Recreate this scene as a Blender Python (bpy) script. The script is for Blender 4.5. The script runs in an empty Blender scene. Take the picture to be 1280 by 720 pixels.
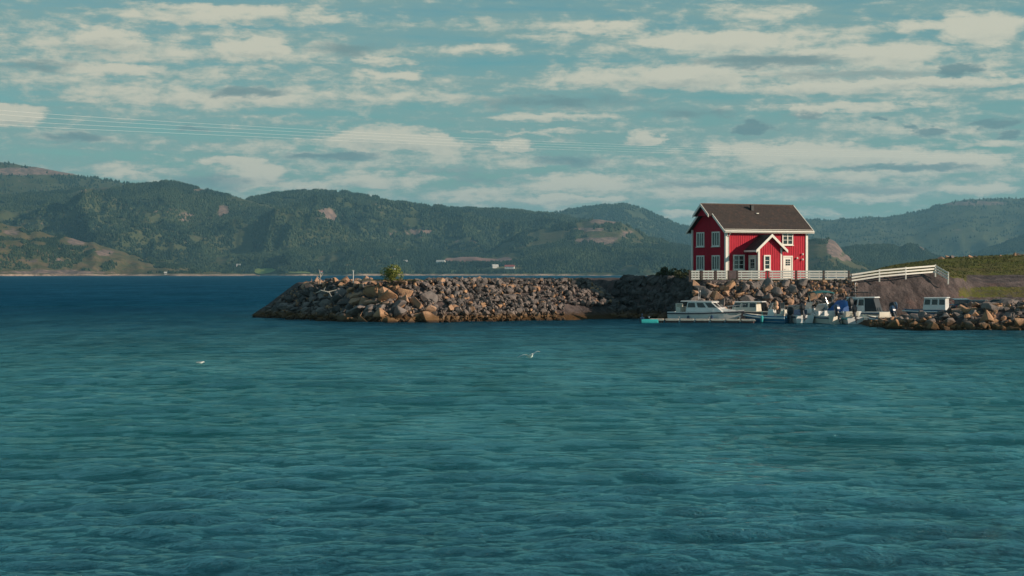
import bpy, bmesh, math, random
import numpy as np
from mathutils import Vector, Matrix
R = math.radians
C = bpy.context.scene.collection
rnd = random.Random(11)
F = 2400.0      # focal length in photo pixels (1280 wide)
HZ = 342.5      # horizon row
CH = 4.3        # eye height above the water

def P(px, D, z=0.0):
    return Vector(((px-640)*D/F, D, z))
def zat(py, D):
    return CH-(py-HZ)*D/F

# ---------------------------------------------------------------- numpy noise
def _hash(ix, iy, s):
    n = (ix*374761393 + iy*668265263 + s*974634777) & 0x7fffffff
    n = ((n ^ (n >> 13))*1274126177) & 0x7fffffff
    return ((n ^ (n >> 16)) & 0xffff)/65535.0
def vn(x, y, s=0):
    x = np.asarray(x, float); y = np.asarray(y, float)
    ix = np.floor(x).astype(np.int64); iy = np.floor(y).astype(np.int64)
    fx = x-ix; fy = y-iy
    fx = fx*fx*(3-2*fx); fy = fy*fy*(3-2*fy)
    a = _hash(ix, iy, s); b = _hash(ix+1, iy, s); c = _hash(ix, iy+1, s); d = _hash(ix+1, iy+1, s)
    return a+(b-a)*fx+(c-a)*fy+(a-b-c+d)*fx*fy
def fbm(x, y, o=4, s=0):
    t = 0; a = .5; n = 0
    for i in range(o):
        t = t+a*vn(x, y, s+i*7); n += a; a *= .5; x = np.asarray(x)*2.03+5.1; y = np.asarray(y)*2.03+9.7
    return t/n
def ridged(x, y, o=4, s=0):
    t = 0; a = .5; n = 0
    for i in range(o):
        t = t+a*(1-abs(2*vn(x, y, s+i*7)-1)); n += a; a *= .5; x = np.asarray(x)*2.03+5.1; y = np.asarray(y)*2.03+9.7
    return t/n
def sstep(a, b, x):
    t = np.clip((np.asarray(x, float)-a)/(b-a), 0, 1); return t*t*(3-2*t)

# ---------------------------------------------------------------- shader helper
class S:
    """a socket wrapped so that arithmetic makes math nodes"""
    def __init__(s, nt, sock): s.nt = nt; s.s = sock
    def _op(s, op, *a, clamp=False):
        n = s.nt.nodes.new('ShaderNodeMath'); n.operation = op; n.use_clamp = clamp
        for i, v in enumerate((s,)+a):
            if isinstance(v, S): s.nt.links.new(v.s, n.inputs[i])
            else: n.inputs[i].default_value = v
        return S(s.nt, n.outputs[0])
    def __add__(s, o): return s._op('ADD', o)
    def __sub__(s, o): return s._op('SUBTRACT', o)
    def __mul__(s, o): return s._op('MULTIPLY', o)
    def __truediv__(s, o): return s._op('DIVIDE', o)
    def max(s, o): return s._op('MAXIMUM', o)
    def min(s, o): return s._op('MINIMUM', o)
    def clamp(s): return s._op('ADD', 0.0, clamp=True)
    def pow(s, o): return s._op('POWER', o)
    def smooth(s, a, b, lo=0.0, hi=1.0):
        n = s.nt.nodes.new('ShaderNodeMapRange'); n.interpolation_type = 'SMOOTHSTEP'
        s.nt.links.new(s.s, n.inputs[0])
        for i, v in enumerate((a, b, lo, hi)): n.inputs[i+1].default_value = v
        return S(s.nt, n.outputs[0])
def mixc(nt, fac, a, b, mode='MIX'):
    n = nt.nodes.new('ShaderNodeMix'); n.data_type = 'RGBA'; n.blend_type = mode
    def put(i, v):
        if isinstance(v, S): nt.links.new(v.s, n.inputs[i])
        elif isinstance(v, (int, float)): n.inputs[i].default_value = v
        else: n.inputs[i].default_value = (*v[:3], 1)
    put(0, fac); put(6, a); put(7, b)
    return S(nt, n.outputs[2])
def noise(nt, vec, scale, detail=4, rough=.55, dist=0, four=False):
    n = nt.nodes.new('ShaderNodeTexNoise')
    n.inputs['Scale'].default_value = scale; n.inputs['Detail'].default_value = detail
    n.inputs['Roughness'].default_value = rough; n.inputs['Distortion'].default_value = dist
    if vec is not None: nt.links.new(vec.s, n.inputs['Vector'])
    return S(nt, n.outputs['Fac'])
def mapping(nt, vec, scale=(1,1,1), rot=(0,0,0), loc=(0,0,0)):
    n = nt.nodes.new('ShaderNodeMapping'); nt.links.new(vec.s, n.inputs[0])
    n.inputs['Scale'].default_value = scale; n.inputs['Rotation'].default_value = rot; n.inputs['Location'].default_value = loc
    return S(nt, n.outputs[0])
def coords(nt, kind='Object'):
    n = nt.nodes.new('ShaderNodeTexCoord'); return S(nt, n.outputs[kind])
def worldpos(nt):
    n = nt.nodes.new('ShaderNodeNewGeometry'); return S(nt, n.outputs['Position'])
def sep(nt, v):
    n = nt.nodes.new('ShaderNodeSeparateXYZ'); nt.links.new(v.s, n.inputs[0])
    return [S(nt, n.outputs[i]) for i in range(3)]
def attr(nt, name):
    n = nt.nodes.new('ShaderNodeAttribute'); n.attribute_name = name; return S(nt, n.outputs['Fac'])
def newmat(name):
    m = bpy.data.materials.new(name); m.use_nodes = True
    nt = m.node_tree; b = nt.nodes['Principled BSDF']; return m, nt, b
def bump(nt, b, h, strength=.5, dist=.1):
    n = nt.nodes.new('ShaderNodeBump'); n.inputs['Strength'].default_value = strength; n.inputs['Distance'].default_value = dist
    nt.links.new(h.s, n.inputs['Height']); nt.links.new(n.outputs[0], b.inputs['Normal'])
def setc(nt, b, c): nt.links.new(c.s, b.inputs['Base Color'])

_mats = {}
def M(name, col, rough=.6, var=.25, scale=3.0, metal=0.0, bmp=.0, coat=0.0, spec=.5):
    if name in _mats: return _mats[name]
    m, nt, b = newmat(name)
    v = worldpos(nt) if scale < .5 else coords(nt)
    n = noise(nt, v, scale, 5, .6)
    lo = [c*(1-var) for c in col]; hi = [min(1, c*(1+var)) for c in col]
    setc(nt, b, mixc(nt, n.smooth(.3, .7), lo, hi))
    b.inputs['Roughness'].default_value = rough; b.inputs['Metallic'].default_value = metal
    b.inputs['Specular IOR Level'].default_value = spec
    b.inputs['Coat Weight'].default_value = coat
    if bmp: bump(nt, b, noise(nt, v, scale*4, 4), .5, bmp)
    _mats[name] = m; return m

# ---------------------------------------------------------------- mesh helper
class MB:
    def __init__(s): s.v = []; s.f = []; s.mi = []
    def add(s, vs, fs, mi=0):
        o = len(s.v); s.v += [tuple(v) for v in vs]; s.f += [tuple(i+o for i in f) for f in fs]; s.mi += [mi]*len(fs); return s
    def box(s, c, d, rot=None, mi=0):
        x, y, z = (k/2 for k in d); vs = []
        for sx, sy, sz in ((-1,-1,-1),(1,-1,-1),(1,1,-1),(-1,1,-1),(-1,-1,1),(1,-1,1),(1,1,1),(-1,1,1)):
            p = Vector((sx*x, sy*y, sz*z))
            if rot is not None: p = rot @ p
            vs.append(p+Vector(c))
        return s.add(vs, [(0,3,2,1),(4,5,6,7),(0,1,5,4),(1,2,6,5),(2,3,7,6),(3,0,4,7)], mi)
    def span(s, a, b, w, h, mi=0, up=Vector((0,0,1))):
        """a bar from a to b"""
        a = Vector(a); b = Vector(b); d = (b-a); L = d.length; d.normalize()
        sd = d.cross(up); 
        if sd.length < 1e-4: sd = Vector((1,0,0))
        sd.normalize(); u = sd.cross(d)
        m = Matrix((d, sd, u)).transposed()
        return s.box((a+b)/2, (L, w, h), m, mi)
    def tube(s, pts, r, n=8, mi=0, cap=True):
        pts = [Vector(p) for p in pts]; rr = r if isinstance(r, (list, tuple)) else [r]*len(pts)
        vs = []; fs = []
        for i, p in enumerate(pts):
            d = (pts[min(i+1, len(pts)-1)]-pts[max(i-1, 0)]).normalized()
            a = d.cross(Vector((0,0,1)));
            if a.length < 1e-3: a = Vector((1,0,0))
            a.normalize(); b = d.cross(a)
            for k in range(n):
                t = 2*math.pi*k/n; vs.append(p+(a*math.cos(t)+b*math.sin(t))*rr[i])
        for i in range(len(pts)-1):
            for k in range(n):
                k2 = (k+1) % n; fs.append((i*n+k, i*n+k2, (i+1)*n+k2, (i+1)*n+k))
        if cap: fs += [tuple(range(n))[::-1], tuple((len(pts)-1)*n+k for k in range(n))]
        return s.add(vs, fs, mi)
    def loft(s, rings, closed=True, cap=True, mi=0):
        n = len(rings[0]); vs = [p for r in rings for p in r]; fs = []
        for i in range(len(rings)-1):
            for k in range(n if closed else n-1):
                k2 = (k+1) % n; fs.append((i*n+k, i*n+k2, (i+1)*n+k2, (i+1)*n+k))
        if cap: fs += [tuple(range(n))[::-1], tuple((len(rings)-1)*n+k for k in range(n))]
        return s.add(vs, fs, mi)
    def ell(s, c, r, mi=0, nu=12, nv=8):
        vs = []; fs = []
        for i in range(nv+1):
            ph = math.pi*i/nv
            for k in range(nu):
                t = 2*math.pi*k/nu
                vs.append((c[0]+r[0]*math.sin(ph)*math.cos(t), c[1]+r[1]*math.sin(ph)*math.sin(t), c[2]+r[2]*math.cos(ph)))
        for i in range(nv):
            for k in range(nu): fs.append((i*nu+k, (i+1)*nu+k, (i+1)*nu+(k+1) % nu, i*nu+(k+1) % nu))
        return s.add(vs, fs, mi)
    def build(s, name, mats, parent=None, smooth=False, bevel=0):
        me = bpy.data.meshes.new(name); me.from_pydata(s.v, [], s.f)
        for m in (mats if isinstance(mats, (list, tuple)) else [mats]): me.materials.append(m)
        me.polygons.foreach_set('material_index', s.mi)
        bm = bmesh.new(); bm.from_mesh(me); bmesh.ops.remove_doubles(bm, verts=bm.verts, dist=1e-5); bmesh.ops.recalc_face_normals(bm, faces=bm.faces)
        if bevel: bmesh.ops.bevel(bm, geom=[e for e in bm.edges if len(e.link_faces) == 2 and e.calc_face_angle(0) > .5], offset=bevel, segments=1, affect='EDGES')
        bm.to_mesh(me); bm.free()
        if smooth:
            me.polygons.foreach_set('use_smooth', [True]*len(me.polygons)); me.set_sharp_from_angle(angle=R(40))
        o = bpy.data.objects.new(name, me); C.objects.link(o)
        if parent: o.parent = parent
        return o
def npmesh(name, V, Fc, mats, smooth=False, attrs=None, fmat=None):
    me = bpy.data.meshes.new(name); V = np.asarray(V, np.float32); Fc = np.asarray(Fc, np.int32); k = Fc.shape[1]
    me.vertices.add(len(V)); me.vertices.foreach_set('co', V.ravel())
    me.loops.add(Fc.size); me.loops.foreach_set('vertex_index', Fc.ravel())
    me.polygons.add(len(Fc)); me.polygons.foreach_set('loop_start', np.arange(len(Fc), dtype=np.int32)*k)
    for m in (mats if isinstance(mats, (list, tuple)) else [mats]): me.materials.append(m)
    if fmat is not None: me.polygons.foreach_set('material_index', np.asarray(fmat, np.int32))
    me.polygons.foreach_set('use_smooth', np.full(len(Fc), smooth))
    for k_, a in (attrs or {}).items():
        at = me.attributes.new(k_, 'FLOAT', 'POINT'); at.data.foreach_set('value', np.asarray(a, np.float32).ravel())
    me.update(calc_edges=True)
    o = bpy.data.objects.new(name, me); C.objects.link(o); return o
def gridfaces(nr, nc, wrap=False):
    i = np.arange(nr-1)[:, None]; j = np.arange(nc if wrap else nc-1)[None, :]; j2 = (j+1) % nc
    return np.stack([i*nc+j, i*nc+j2, (i+1)*nc+j2, (i+1)*nc+j], -1).reshape(-1, 4)
def tag(o, label=None, cat=None, group=None, kind=None):
    if label: o['label'] = label
    if cat: o['category'] = cat
    if group: o['group'] = group
    if kind: o['kind'] = kind
    return o
def empty(name, loc, rz=0, label=None, cat=None, group=None):
    o = bpy.data.objects.new(name, None); C.objects.link(o); o.location = loc; o.rotation_euler = (0,0,rz)
    o.empty_display_size = .3
    return tag(o, label, cat, group)

# ================================================================ camera, sun, sky
scn = bpy.context.scene
cam = bpy.data.cameras.new('camera'); co = bpy.data.objects.new('camera', cam); C.objects.link(co)
cam.sensor_width = 36; cam.lens = 36*F/1280; cam.clip_end = 60000; cam.clip_start = .3
co.location = (0,0,CH); co.rotation_euler = (R(90)-math.atan((360-HZ)/F), 0, 0); scn.camera = co
SUN_AZ = R(69.5+5)     # measured from the view's backward axis towards the right
SUN_EL = R(20)
sd = Vector((math.sin(SUN_AZ)*math.cos(SUN_EL), -math.cos(SUN_AZ)*math.cos(SUN_EL), math.sin(SUN_EL)))
sl = bpy.data.lights.new('sun', 'SUN'); sl.energy = 5.0; sl.angle = R(.5); sl.color = (1, .80, .62)
so = bpy.data.objects.new('sun', sl); C.objects.link(so); so.rotation_euler = sd.to_track_quat('Z', 'Y').to_euler(); so.location = (60, -40, 60)

W = bpy.data.worlds.new('World'); scn.world = W; W.use_nodes = True
nt = W.node_tree; bg = nt.nodes['Background']; bg.inputs['Strength'].default_value = .09
sky = nt.nodes.new('ShaderNodeTexSky'); sky.sky_type = 'NISHITA'; sky.sun_disc = False
sky.sun_elevation = SUN_EL; sky.sun_rotation = math.atan2(sd.x, sd.y); sky.air_density = 1.0; sky.dust_density = .6; sky.ozone_density = 2.0
skyc = mixc(nt, 1.0, S(nt, sky.outputs[0]), (.47, .86, .82), 'MULTIPLY')
d = coords(nt, 'Generated'); x, y, z = sep(nt, d)
az = x._op('ARCTAN2', y); hyp = (x*x+y*y).pow(.5); el = z._op('ARCTAN2', hyp)
U = az*F+640; V = (el*(-F))+HZ           # direction expressed in thousandths of a turn; y grows downwards
def comb(a, b, c=0.0):
    n = nt.nodes.new('ShaderNodeCombineXYZ')
    for i, q in enumerate((a, b, c)):
        if isinstance(q, S): nt.links.new(q.s, n.inputs[i])
        else: n.inputs[i].default_value = q
    return S(nt, n.outputs[0])
# domain warp so that no cloud outline is an ellipse
wv = comb(U*.01, V*.022)
w1 = noise(nt, wv, 1.5, 6, .66)-.5
w2 = noise(nt, comb(U*.01+31.0, V*.03), 2.3, 6, .66)-.5
uu = U+w1*110; vv = V+w2*26
uv = comb(uu, vv)
def pu(px): return 640+F*math.atan((px-640)/F)
bright = [(290,24,190,15,1.0),(130,54,45,15,.9),(320,64,60,13,1),(230,72,190,12,.45),(150,93,70,8,.6),(480,78,50,6,.8),(490,96,48,7,.8),(600,62,55,8,.7),
 (300,124,330,14,.42),(10,151,55,16,1.4),(470,172,95,20,1.25),(545,180,50,14,1),(645,183,28,10,1),(320,220,50,20,1.1),(285,203,50,6,1),(135,213,40,12,.6),(185,222,60,10,.6),
 (480,226,75,12,.8),(590,240,60,8,.6),(390,235,60,9,.7),(755,36,60,10,.75),(865,98,60,22,1.2),(760,100,120,16,.75),(900,55,110,14,.8),(950,20,90,12,.55),(1230,44,65,24,1.2),(1150,40,40,10,.8),
 (1120,75,90,16,.75),(1180,110,170,8,.9),(1000,115,140,9,.6),(700,147,110,7,.8),(1010,142,24,9,.9),(1070,138,130,7,.7),(797,174,22,13,1.1),(1040,196,150,15,1.0),(1200,206,60,16,1.0),(930,190,60,8,.7),
 (720,228,95,13,.95),(715,250,70,7,1.0),(1060,222,110,9,.6),(1235,240,50,8,1),(1090,250,60,8,.8),(845,268,34,7,1),(900,240,80,8,.5),(1220,185,80,6,.6),(680,165,120,4,.6),(660,205,60,7,.5),(1010,265,80,6,.6)]
bright += [(150,62,300,42,.42),(350,118,330,40,.38),(850,60,260,50,.40),(1110,88,260,60,.48),(1000,212,340,42,.45),(420,205,300,40,.30),(700,244,320,20,.45),(60,105,160,30,.3),(1180,160,200,30,.3)]
grey = [(305,118,65,9,1),(240,165,45,6,.7),(95,177,50,9,.8),(50,92,70,9,.8),(440,64,60,12,.7),(420,196,90,8,1),(940,162,38,10,1.5),(1010,147,28,7,.8),(1203,95,30,10,1.1),(1095,153,14,4,1.1),
 (1125,163,14,5,1.1),(1160,169,34,7,1.1),(1240,161,45,7,1.1),(1258,175,22,6,1.1),(710,202,60,9,.9),(700,128,150,12,.8),(960,80,150,11,.9),(1080,98,170,8,.6),(270,228,70,14,.7),(610,225,80,8,.6),(900,232,150,9,.7),(860,143,90,9,.7),(130,68,80,10,.5),(1130,212,140,7,.9),(1050,240,150,9,.6),(560,215,90,8,.5)]
def vmad(a_, b_, c_):
    n = nt.nodes.new('ShaderNodeVectorMath'); n.operation = 'MULTIPLY_ADD'
    for i, q in enumerate((a_, b_, c_)):
        if isinstance(q, S): nt.links.new(q.s, n.inputs[i])
        else: n.inputs[i].default_value = q
    return S(nt, n.outputs[0])
def field(lst, prev=None):
    acc = (0.0, 0.0, 0.0); q = uv if prev is None else vmad(prev, (1e-9,)*3, uv)
    for i, (cx, cy, rx, ry, a) in enumerate(lst):
        if i and i % 5 == 0: q = vmad(acc, (1e-9,)*3, uv)     # keeps the shader's working set small
        n = vmad(q, (1/rx, 1/ry, 0), (-pu(cx)/rx, -cy/ry, 1))
        dt = nt.nodes.new('ShaderNodeVectorMath'); dt.operation = 'DOT_PRODUCT'
        nt.links.new(n.s, dt.inputs[0]); nt.links.new(n.s, dt.inputs[1])
        w = (S(nt, dt.outputs['Value'])*(-a)+2*a).max(0.0)
        acc = vmad(n, w, acc)
    _, b_, t_ = sep(nt, acc)
    return t_, b_, acc
fb, bot, a_ = field(bright)
fg, _, _ = field(grey, a_)
streak = noise(nt, comb(U*.0035, V*.045), 1.0, 5, .6, .4)
puff = noise(nt, comb(U*.016, V*.04), 1.3, 8, .65, .3)
fine = noise(nt, comb(U*.05, V*.12), 1.0, 5, .65)
high = V.smooth(-900, 60, .35, 1.0)
veil = (streak*.9+puff*.35+fb*.25).smooth(.36, .78, 0, .85)*high
cb = (fb*.95+(puff-.5)*2.1+(streak-.5)*1.7+(fine-.5)*1.15+.13).smooth(.10, 1.02)
cg = (fg*.9+(puff-.5)*1.1+(streak-.5)*.5+(fine-.5)*.5+.08).smooth(.2, .95)*.85
shade = ((bot*1.2)+(fine-.5)*.8+(puff-.5)*-1.2)  .smooth(.0, 1.4)
K = 10.0
lit = (.64*K, .62*K, .49*K); base = (.21*K, .31*K, .305*K); dark = (.125*K, .235*K, .25*K); vc = (.25*K, .38*K, .35*K)
c = mixc(nt, veil, skyc, vc)
c = mixc(nt, cb, c, mixc(nt, shade, lit, base))
c = mixc(nt, cg, c, mixc(nt, cg, base, dark))
c = mixc(nt, z.smooth(-.02, .0), (.04*K, .1*K, .11*K), c)
nt.links.new(c.s, bg.inputs['Color'])
W.cycles.sampling_method = 'MANUAL'; W.cycles.sample_map_resolution = 512

# ================================================================ water
m, nt, b = newmat('sea water')
p = worldpos(nt); px_, py_, pz_ = sep(nt, p)
big = noise(nt, mapping(nt, p, (.012, .03, 1)), 1, 4)
near = py_.smooth(35, 170); nearest = py_.smooth(24, 60)
colr = mixc(nt, nearest, (.0015, .024, .042), (.001, .062, .052))
colr = mixc(nt, (near*.8+big*.5-.25).clamp(), colr, (.0004, .016, .050))
rough_ = py_.smooth(50, 420, .07, .40)
r1 = noise(nt, mapping(nt, p, (2.0, 2.6, 1)), 1.0, 7, .66, .3)
r2 = noise(nt, mapping(nt, p, (.7, 1.0, 1), (0,0,.12)), 1.0, 4, .6, .3)
r3 = noise(nt, mapping(nt, p, (8, 9, 1)), 1.0, 3, .6)
r4 = noise(nt, mapping(nt, p, (.55, .26, 1)), 1.0, 4, .7, .5)*py_.smooth(38, 110, 0, .62)
r5 = noise(nt, mapping(nt, p, (.22, .07, 1)), 1.0, 4, .7, .4)*py_.smooth(120, 260, 0, 1.8)
bn = nt.nodes.new('ShaderNodeBump'); bn.inputs['Distance'].default_value = 1.0
nt.links.new((r1*.25+r2*.18+r3*.07+r4*1.3+r5*1.3).s, bn.inputs['Height'])
fr_ = nt.nodes.new('ShaderNodeFresnel'); fr_.inputs['IOR'].default_value = 1.33; nt.links.new(bn.outputs[0], fr_.inputs['Normal'])
df = nt.nodes.new('ShaderNodeBsdfDiffuse'); nt.links.new(colr.s, df.inputs[0]); nt.links.new(bn.outputs[0], df.inputs['Normal'])
gl_ = nt.nodes.new('ShaderNodeBsdfGlossy'); nt.links.new(mixc(nt, py_.smooth(70, 300), (.43, .83, .83), (.13, .50, .74)).s, gl_.inputs[0]); nt.links.new(rough_.s, gl_.inputs['Roughness']); nt.links.new(bn.outputs[0], gl_.inputs['Normal'])
wind = noise(nt, mapping(nt, p, (.045, .014, 1), (0,0,.1)), 1.0, 5, .65, .5)*.8+noise(nt, mapping(nt, p, (.30, .075, 1)), 1.0, 4, .7, .3)*.7
cap = py_.smooth(30, 230, .74, .25)*wind.smooth(.48, 1.02, .55, 1.25)              # a ruffled sea reflects less and less at a grazing look
mx = nt.nodes.new('ShaderNodeMixShader'); nt.links.new(S(nt, fr_.outputs[0])._op('MINIMUM', cap).s, mx.inputs[0])
nt.links.new(df.outputs[0], mx.inputs[1]); nt.links.new(gl_.outputs[0], mx.inputs[2])
nt.nodes.remove(b); nt.links.new(mx.outputs[0], nt.nodes['Material Output'].inputs['Surface'])
sea_mat = m
def wave_h(X, Y, spacing):
    rs = np.random.RandomState(5); z = np.zeros_like(X)
    warp = fbm(X/9, Y/14, 3, 3)*5
    for i in range(72):
        lam = float(np.exp(rs.uniform(np.log(.32), np.log(5.0)))); th = rs.normal(0, .20 if lam > 1.6 else .48); k = 2*math.pi/lam
        A = .0061*min(lam, 1.5+.50*(lam-1.5))
        ph = rs.uniform(0, 6.28); kx = k*math.sin(th); ky = k*math.cos(th)
        a = kx*X+ky*(Y+warp*.22)+ph
        fade = np.clip(lam/(spacing*3.0)-.6, 0, 1)
        z += A*fade*(np.sin(a)+.22*np.cos(2*a))
    z *= .45+1.1*fbm(X/22, Y/16, 3, 91)
    return z
dr = [0.02, .5, 2, 5, 9, 12.5]
dd = 14.0
while dd < 16000:
    dr.append(dd)
    step = .85*dd*dd/(CH*F)
    if dd > 50: step = min(step, .3+(dd-50)*.003)
    if dd > 215: step = max(.9, (dd-215)*.08)
    dd += step
dr = np.array(dr)
aw = np.concatenate([np.radians(np.linspace(-18.5, 18.5, 900)), np.radians(np.linspace(19.2, 340.8, 90))])
DR, AW = np.meshgrid(dr, aw, indexing='ij')
X = DR*np.sin(AW); Y = DR*np.cos(AW)
spc = np.gradient(dr)[:, None]*np.ones_like(X)
spc = np.where(abs(np.where(AW > math.pi, AW-2*math.pi, AW)) > R(18.6), 50, spc)
Zw = wave_h(X, Y, spc)*np.clip((260-DR)/60, 0, 1)
V = np.stack([X, Y, Zw], -1).reshape(-1, 3)
fc = gridfaces(len(dr), len(aw), True)[:, ::-1]
V = np.vstack([V, [0,0,0]])
wtr = npmesh('water', V, fc, sea_mat, True); tag(wtr, 'rippled teal fjord water', None, None, 'structure')

# ================================================================ hills
hill_mat, nt, b = newmat('hillside')
p = worldpos(nt); rk = attr(nt, 'rock'); sh = attr(nt, 'shore'); fd = attr(nt, 'warm')
n1 = noise(nt, p, .004, 6, .65); n2 = noise(nt, p, .03, 6, .7); n3 = noise(nt, mapping(nt, p, (1,1,.35)), .05, 4, .7)
veg = mixc(nt, n1.smooth(.38, .62), (.045, .060, .026), (.075, .088, .042))
veg = mixc(nt, fd, veg, mixc(nt, n2.smooth(.38, .62), (.078, .078, .030), (.15, .105, .055)))
rockc = mixc(nt, n3.smooth(.35, .65), (.12, .09, .08), (.28, .19, .155))
cc = mixc(nt, (rk+(n2-.5)*1.5).smooth(.42, .62), veg, rockc)
cc = mixc(nt, (sh+(n2-.5)*.6).smooth(.4, .6), cc, mixc(nt, n2.smooth(.4, .6), (.22, .15, .11), (.46, .34, .25)))
setc(nt, b, cc); b.inputs['Roughness'].default_value = .95; b.inputs['Specular IOR Level'].default_value = .1
bump(nt, b, n2, 1, 8)
pine_mat, nt, b = newmat('conifer foliage')
p = worldpos(nt)
t1 = noise(nt, p, .09, 2, .5); t2 = noise(nt, p, .0032, 5, .6)  # t2 patches mix tree tones with sunlit areas put into the colour
setc(nt, b, mixc(nt, t1.smooth(.4, .62), mixc(nt, t2.smooth(.42, .58), (.012, .026, .020), (.030, .048, .024)), mixc(nt, t2.smooth(.42, .58), (.032, .052, .030), (.056, .078, .042))))
b.inputs['Roughness'].default_value = 1; b.inputs['Specular IOR Level'].default_value = .05

class Hill:
    def __init__(s, prof, Dc, Df, seed, a=.5, rough=.3, treeh=10, bare=0.0, warm=0.0, patches=(), forest=1.0, noiseL=500, out=.34):
        s.out = out
        s.px = [q[0] for q in prof]; s.py = [q[1] for q in prof]; s.Dc = Dc; s.Df = Df; s.seed = seed
        s.a = a; s.rough = rough; s.th = treeh; s.bare = bare; s.warm = warm; s.patches = patches; s.forest = forest; s.L = noiseL
    def pos(s, px, t):
        px = np.asarray(px, float); t = np.asarray(t, float)
        yt = np.interp(px, s.px, s.py)
        foot = s.Df+(vn(px/45, px*0+s.seed, 5)-.5)*.05*s.Df*.6
        D = foot+(s.Dc-foot)*t
        X = (px-640)*D/F; Y = D
        H = (HZ-yt)*s.Dc/F+CH-s.th*.75 + (vn(px/9, px*0+s.seed, 9)-.5)*6
        tt = np.clip(t, 0, 1); sm = tt*tt*(3-2*tt)
        shp = s.a*tt+(1-s.a)*sm - np.clip(t-1, 0, 1)*1.4
        rg = ridged(X/s.L, Y/(s.L*1.5), 5, s.seed)-.5
        z = H*shp + np.maximum(H, 0)*s.rough*rg*np.sin(np.pi*tt**.8)*2.0*(.35+.65*(1-tt))*(1-.96*sstep(.45, .82, tt))
        z = z-4*(t < .01)
        return X, Y, z
    def proj(s, px, t):
        X, Y, z = s.pos(px, t); return X, Y, z, HZ-(z-CH)*F/Y
    def rock(s, X, Y, z, px, py):
        r = s.bare*(.4+.6*sstep(.3, .7, fbm(X/180, Y/300, 4, s.seed+40)))
        for cx, cy, rx, ry, am in s.patches:
            q = ((px-cx)/rx)**2+((py-cy)/ry)**2
            r = np.maximum(r, am*np.clip(1.25-q, 0, 1)*(.62+.7*fbm(X/35, z/14, 3, 77)))
        r = np.maximum(r, sstep(.60, .72, ridged(X/130, (Y+z*3)/170, 4, s.seed+3))*sstep(.42, .6, fbm(X/420, Y/500, 3, s.seed+9))*s.out)
        return np.clip(r, 0, 1)
    def build(s, p0, p1, nt_=70):
        pxs = np.arange(p0, p1+1, 3.0); ts = np.linspace(0, 1.35, nt_)
        T, PX = np.meshgrid(ts, pxs, indexing='ij')
        X, Y, z, py = s.proj(PX, T)
        rk = s.rock(X, Y, z, PX, py); sh = np.clip(1-(z-1)/5.5, 0, 1)
        o = npmesh('hill', np.stack([X, Y, z], -1).reshape(-1, 3), gridfaces(len(ts), len(pxs)), hill_mat, True,
                   {'rock': rk, 'shore': sh, 'warm': np.full(rk.shape, s.warm)*(.5+.7*fbm(X/200, Y/200, 3, 8))})
        return tag(o, None, None, None, 'structure')
    def at(s, px, py):
        ts = np.linspace(.02, 1, 500); X, Y, z, q = s.proj(np.full(500, float(px)), ts)
        i = int(np.argmax(q <= py)); return Vector((X[i], Y[i], z[i])), ts[i]

HL = {}
HL['A'] = Hill([(-900,230),(-300,170),(-100,188),(0,202),(60,212),(110,221),(150,228),(210,240),(300,270),(420,345)], 8200, 6600, 1, bare=.24, warm=.15, rough=.3, treeh=0, forest=.25, patches=[(60,214,140,6,.9)])
HL['B'] = Hill([(-700,240),(-200,250),(0,243),(60,238),(110,233),(150,230),(180,228),(205,225),(232,228),(262,236),(300,245),(345,256),(400,275),(470,300),(560,330),(640,346)], 6700, 5300, 2, bare=.12, warm=.15, patches=[(232,271,16,9,.7),(280,265,10,12,.8),(215,262,10,6,.5),(262,238,45,4,.45),(120,236,50,6,.5)], rough=.95)
HL['C'] = Hill([(200,346),(270,275),(312,246),(345,240),(380,237),(420,238),(450,241),(500,250),(530,255),(560,257),(600,260),(650,262),(690,266),(740,276),(800,292),(860,310),(930,346)], 7400, 5600, 3, bare=.08, patches=[(406,271,18,13,.95),(375,257,12,4,.5),(530,290,45,3,.7),(495,291,18,4,.7),(575,300,35,3,.6)], rough=.7, a=.38)
HL['D'] = Hill([(600,346),(660,272),(700,263),(720,259),(760,254.5),(780,253),(800,258),(830,271),(852,280),(880,287),(940,300),(1010,346)], 9800, 8200, 4, rough=.2)
HL['E'] = Hill([(560,346),(630,300),(660,287),(690,280),(720,274),(750,271),(775,274),(795,284),(815,296),(850,303),(900,310),(960,346)], 6000, 5300, 5, bare=.28, warm=.45, patches=[(757,277,22,5,.9),(735,287,28,3,.8),(745,301,38,6,.85),(785,292,14,6,.6)], forest=.75, rough=.25)
HL['F'] = Hill([(-800,250),(-200,262),(0,276),(40,286),(90,297),(130,305),(190,323),(240,334),(290,340),(330,345)], 4700, 4150, 6, bare=.22, warm=1.0, patches=[(95,302,14,6,.9),(130,316,14,5,.8),(60,325,60,4,.5),(15,290,14,6,.6),(70,340,90,3.5,.8)], forest=.8, rough=.45, treeh=4, noiseL=220)
HL['G'] = Hill([(820,346),(860,300),(930,282),(1015,274),(1040,275),(1075,272),(1110,271),(1150,264),(1180,255),(1205,250),(1240,248.5),(1285,248),(1400,240),(1700,250),(2000,300)], 10500, 7600, 7, bare=.3, rough=.5, treeh=0, forest=.3, patches=[(1215,254,60,4,.7)], noiseL=800)
HL['H'] = Hill([(930,346),(975,318),(1005,298),(1022,293),(1036,293),(1046,301),(1056,313),(1070,322),(1085,330),(1110,338),(1150,345)], 4700, 4350, 8, bare=.35, warm=.5, patches=[(1044,308,13,16,.95),(1025,296,16,6,.7),(1062,322,18,6,.7)], forest=.55, rough=.1, noiseL=200)
HL['I'] = Hill([(1150,346),(1190,327),(1220,315),(1250,304),(1285,292),(1400,270),(1700,262),(2000,300)], 7600, 6800, 9, rough=.12)
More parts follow.
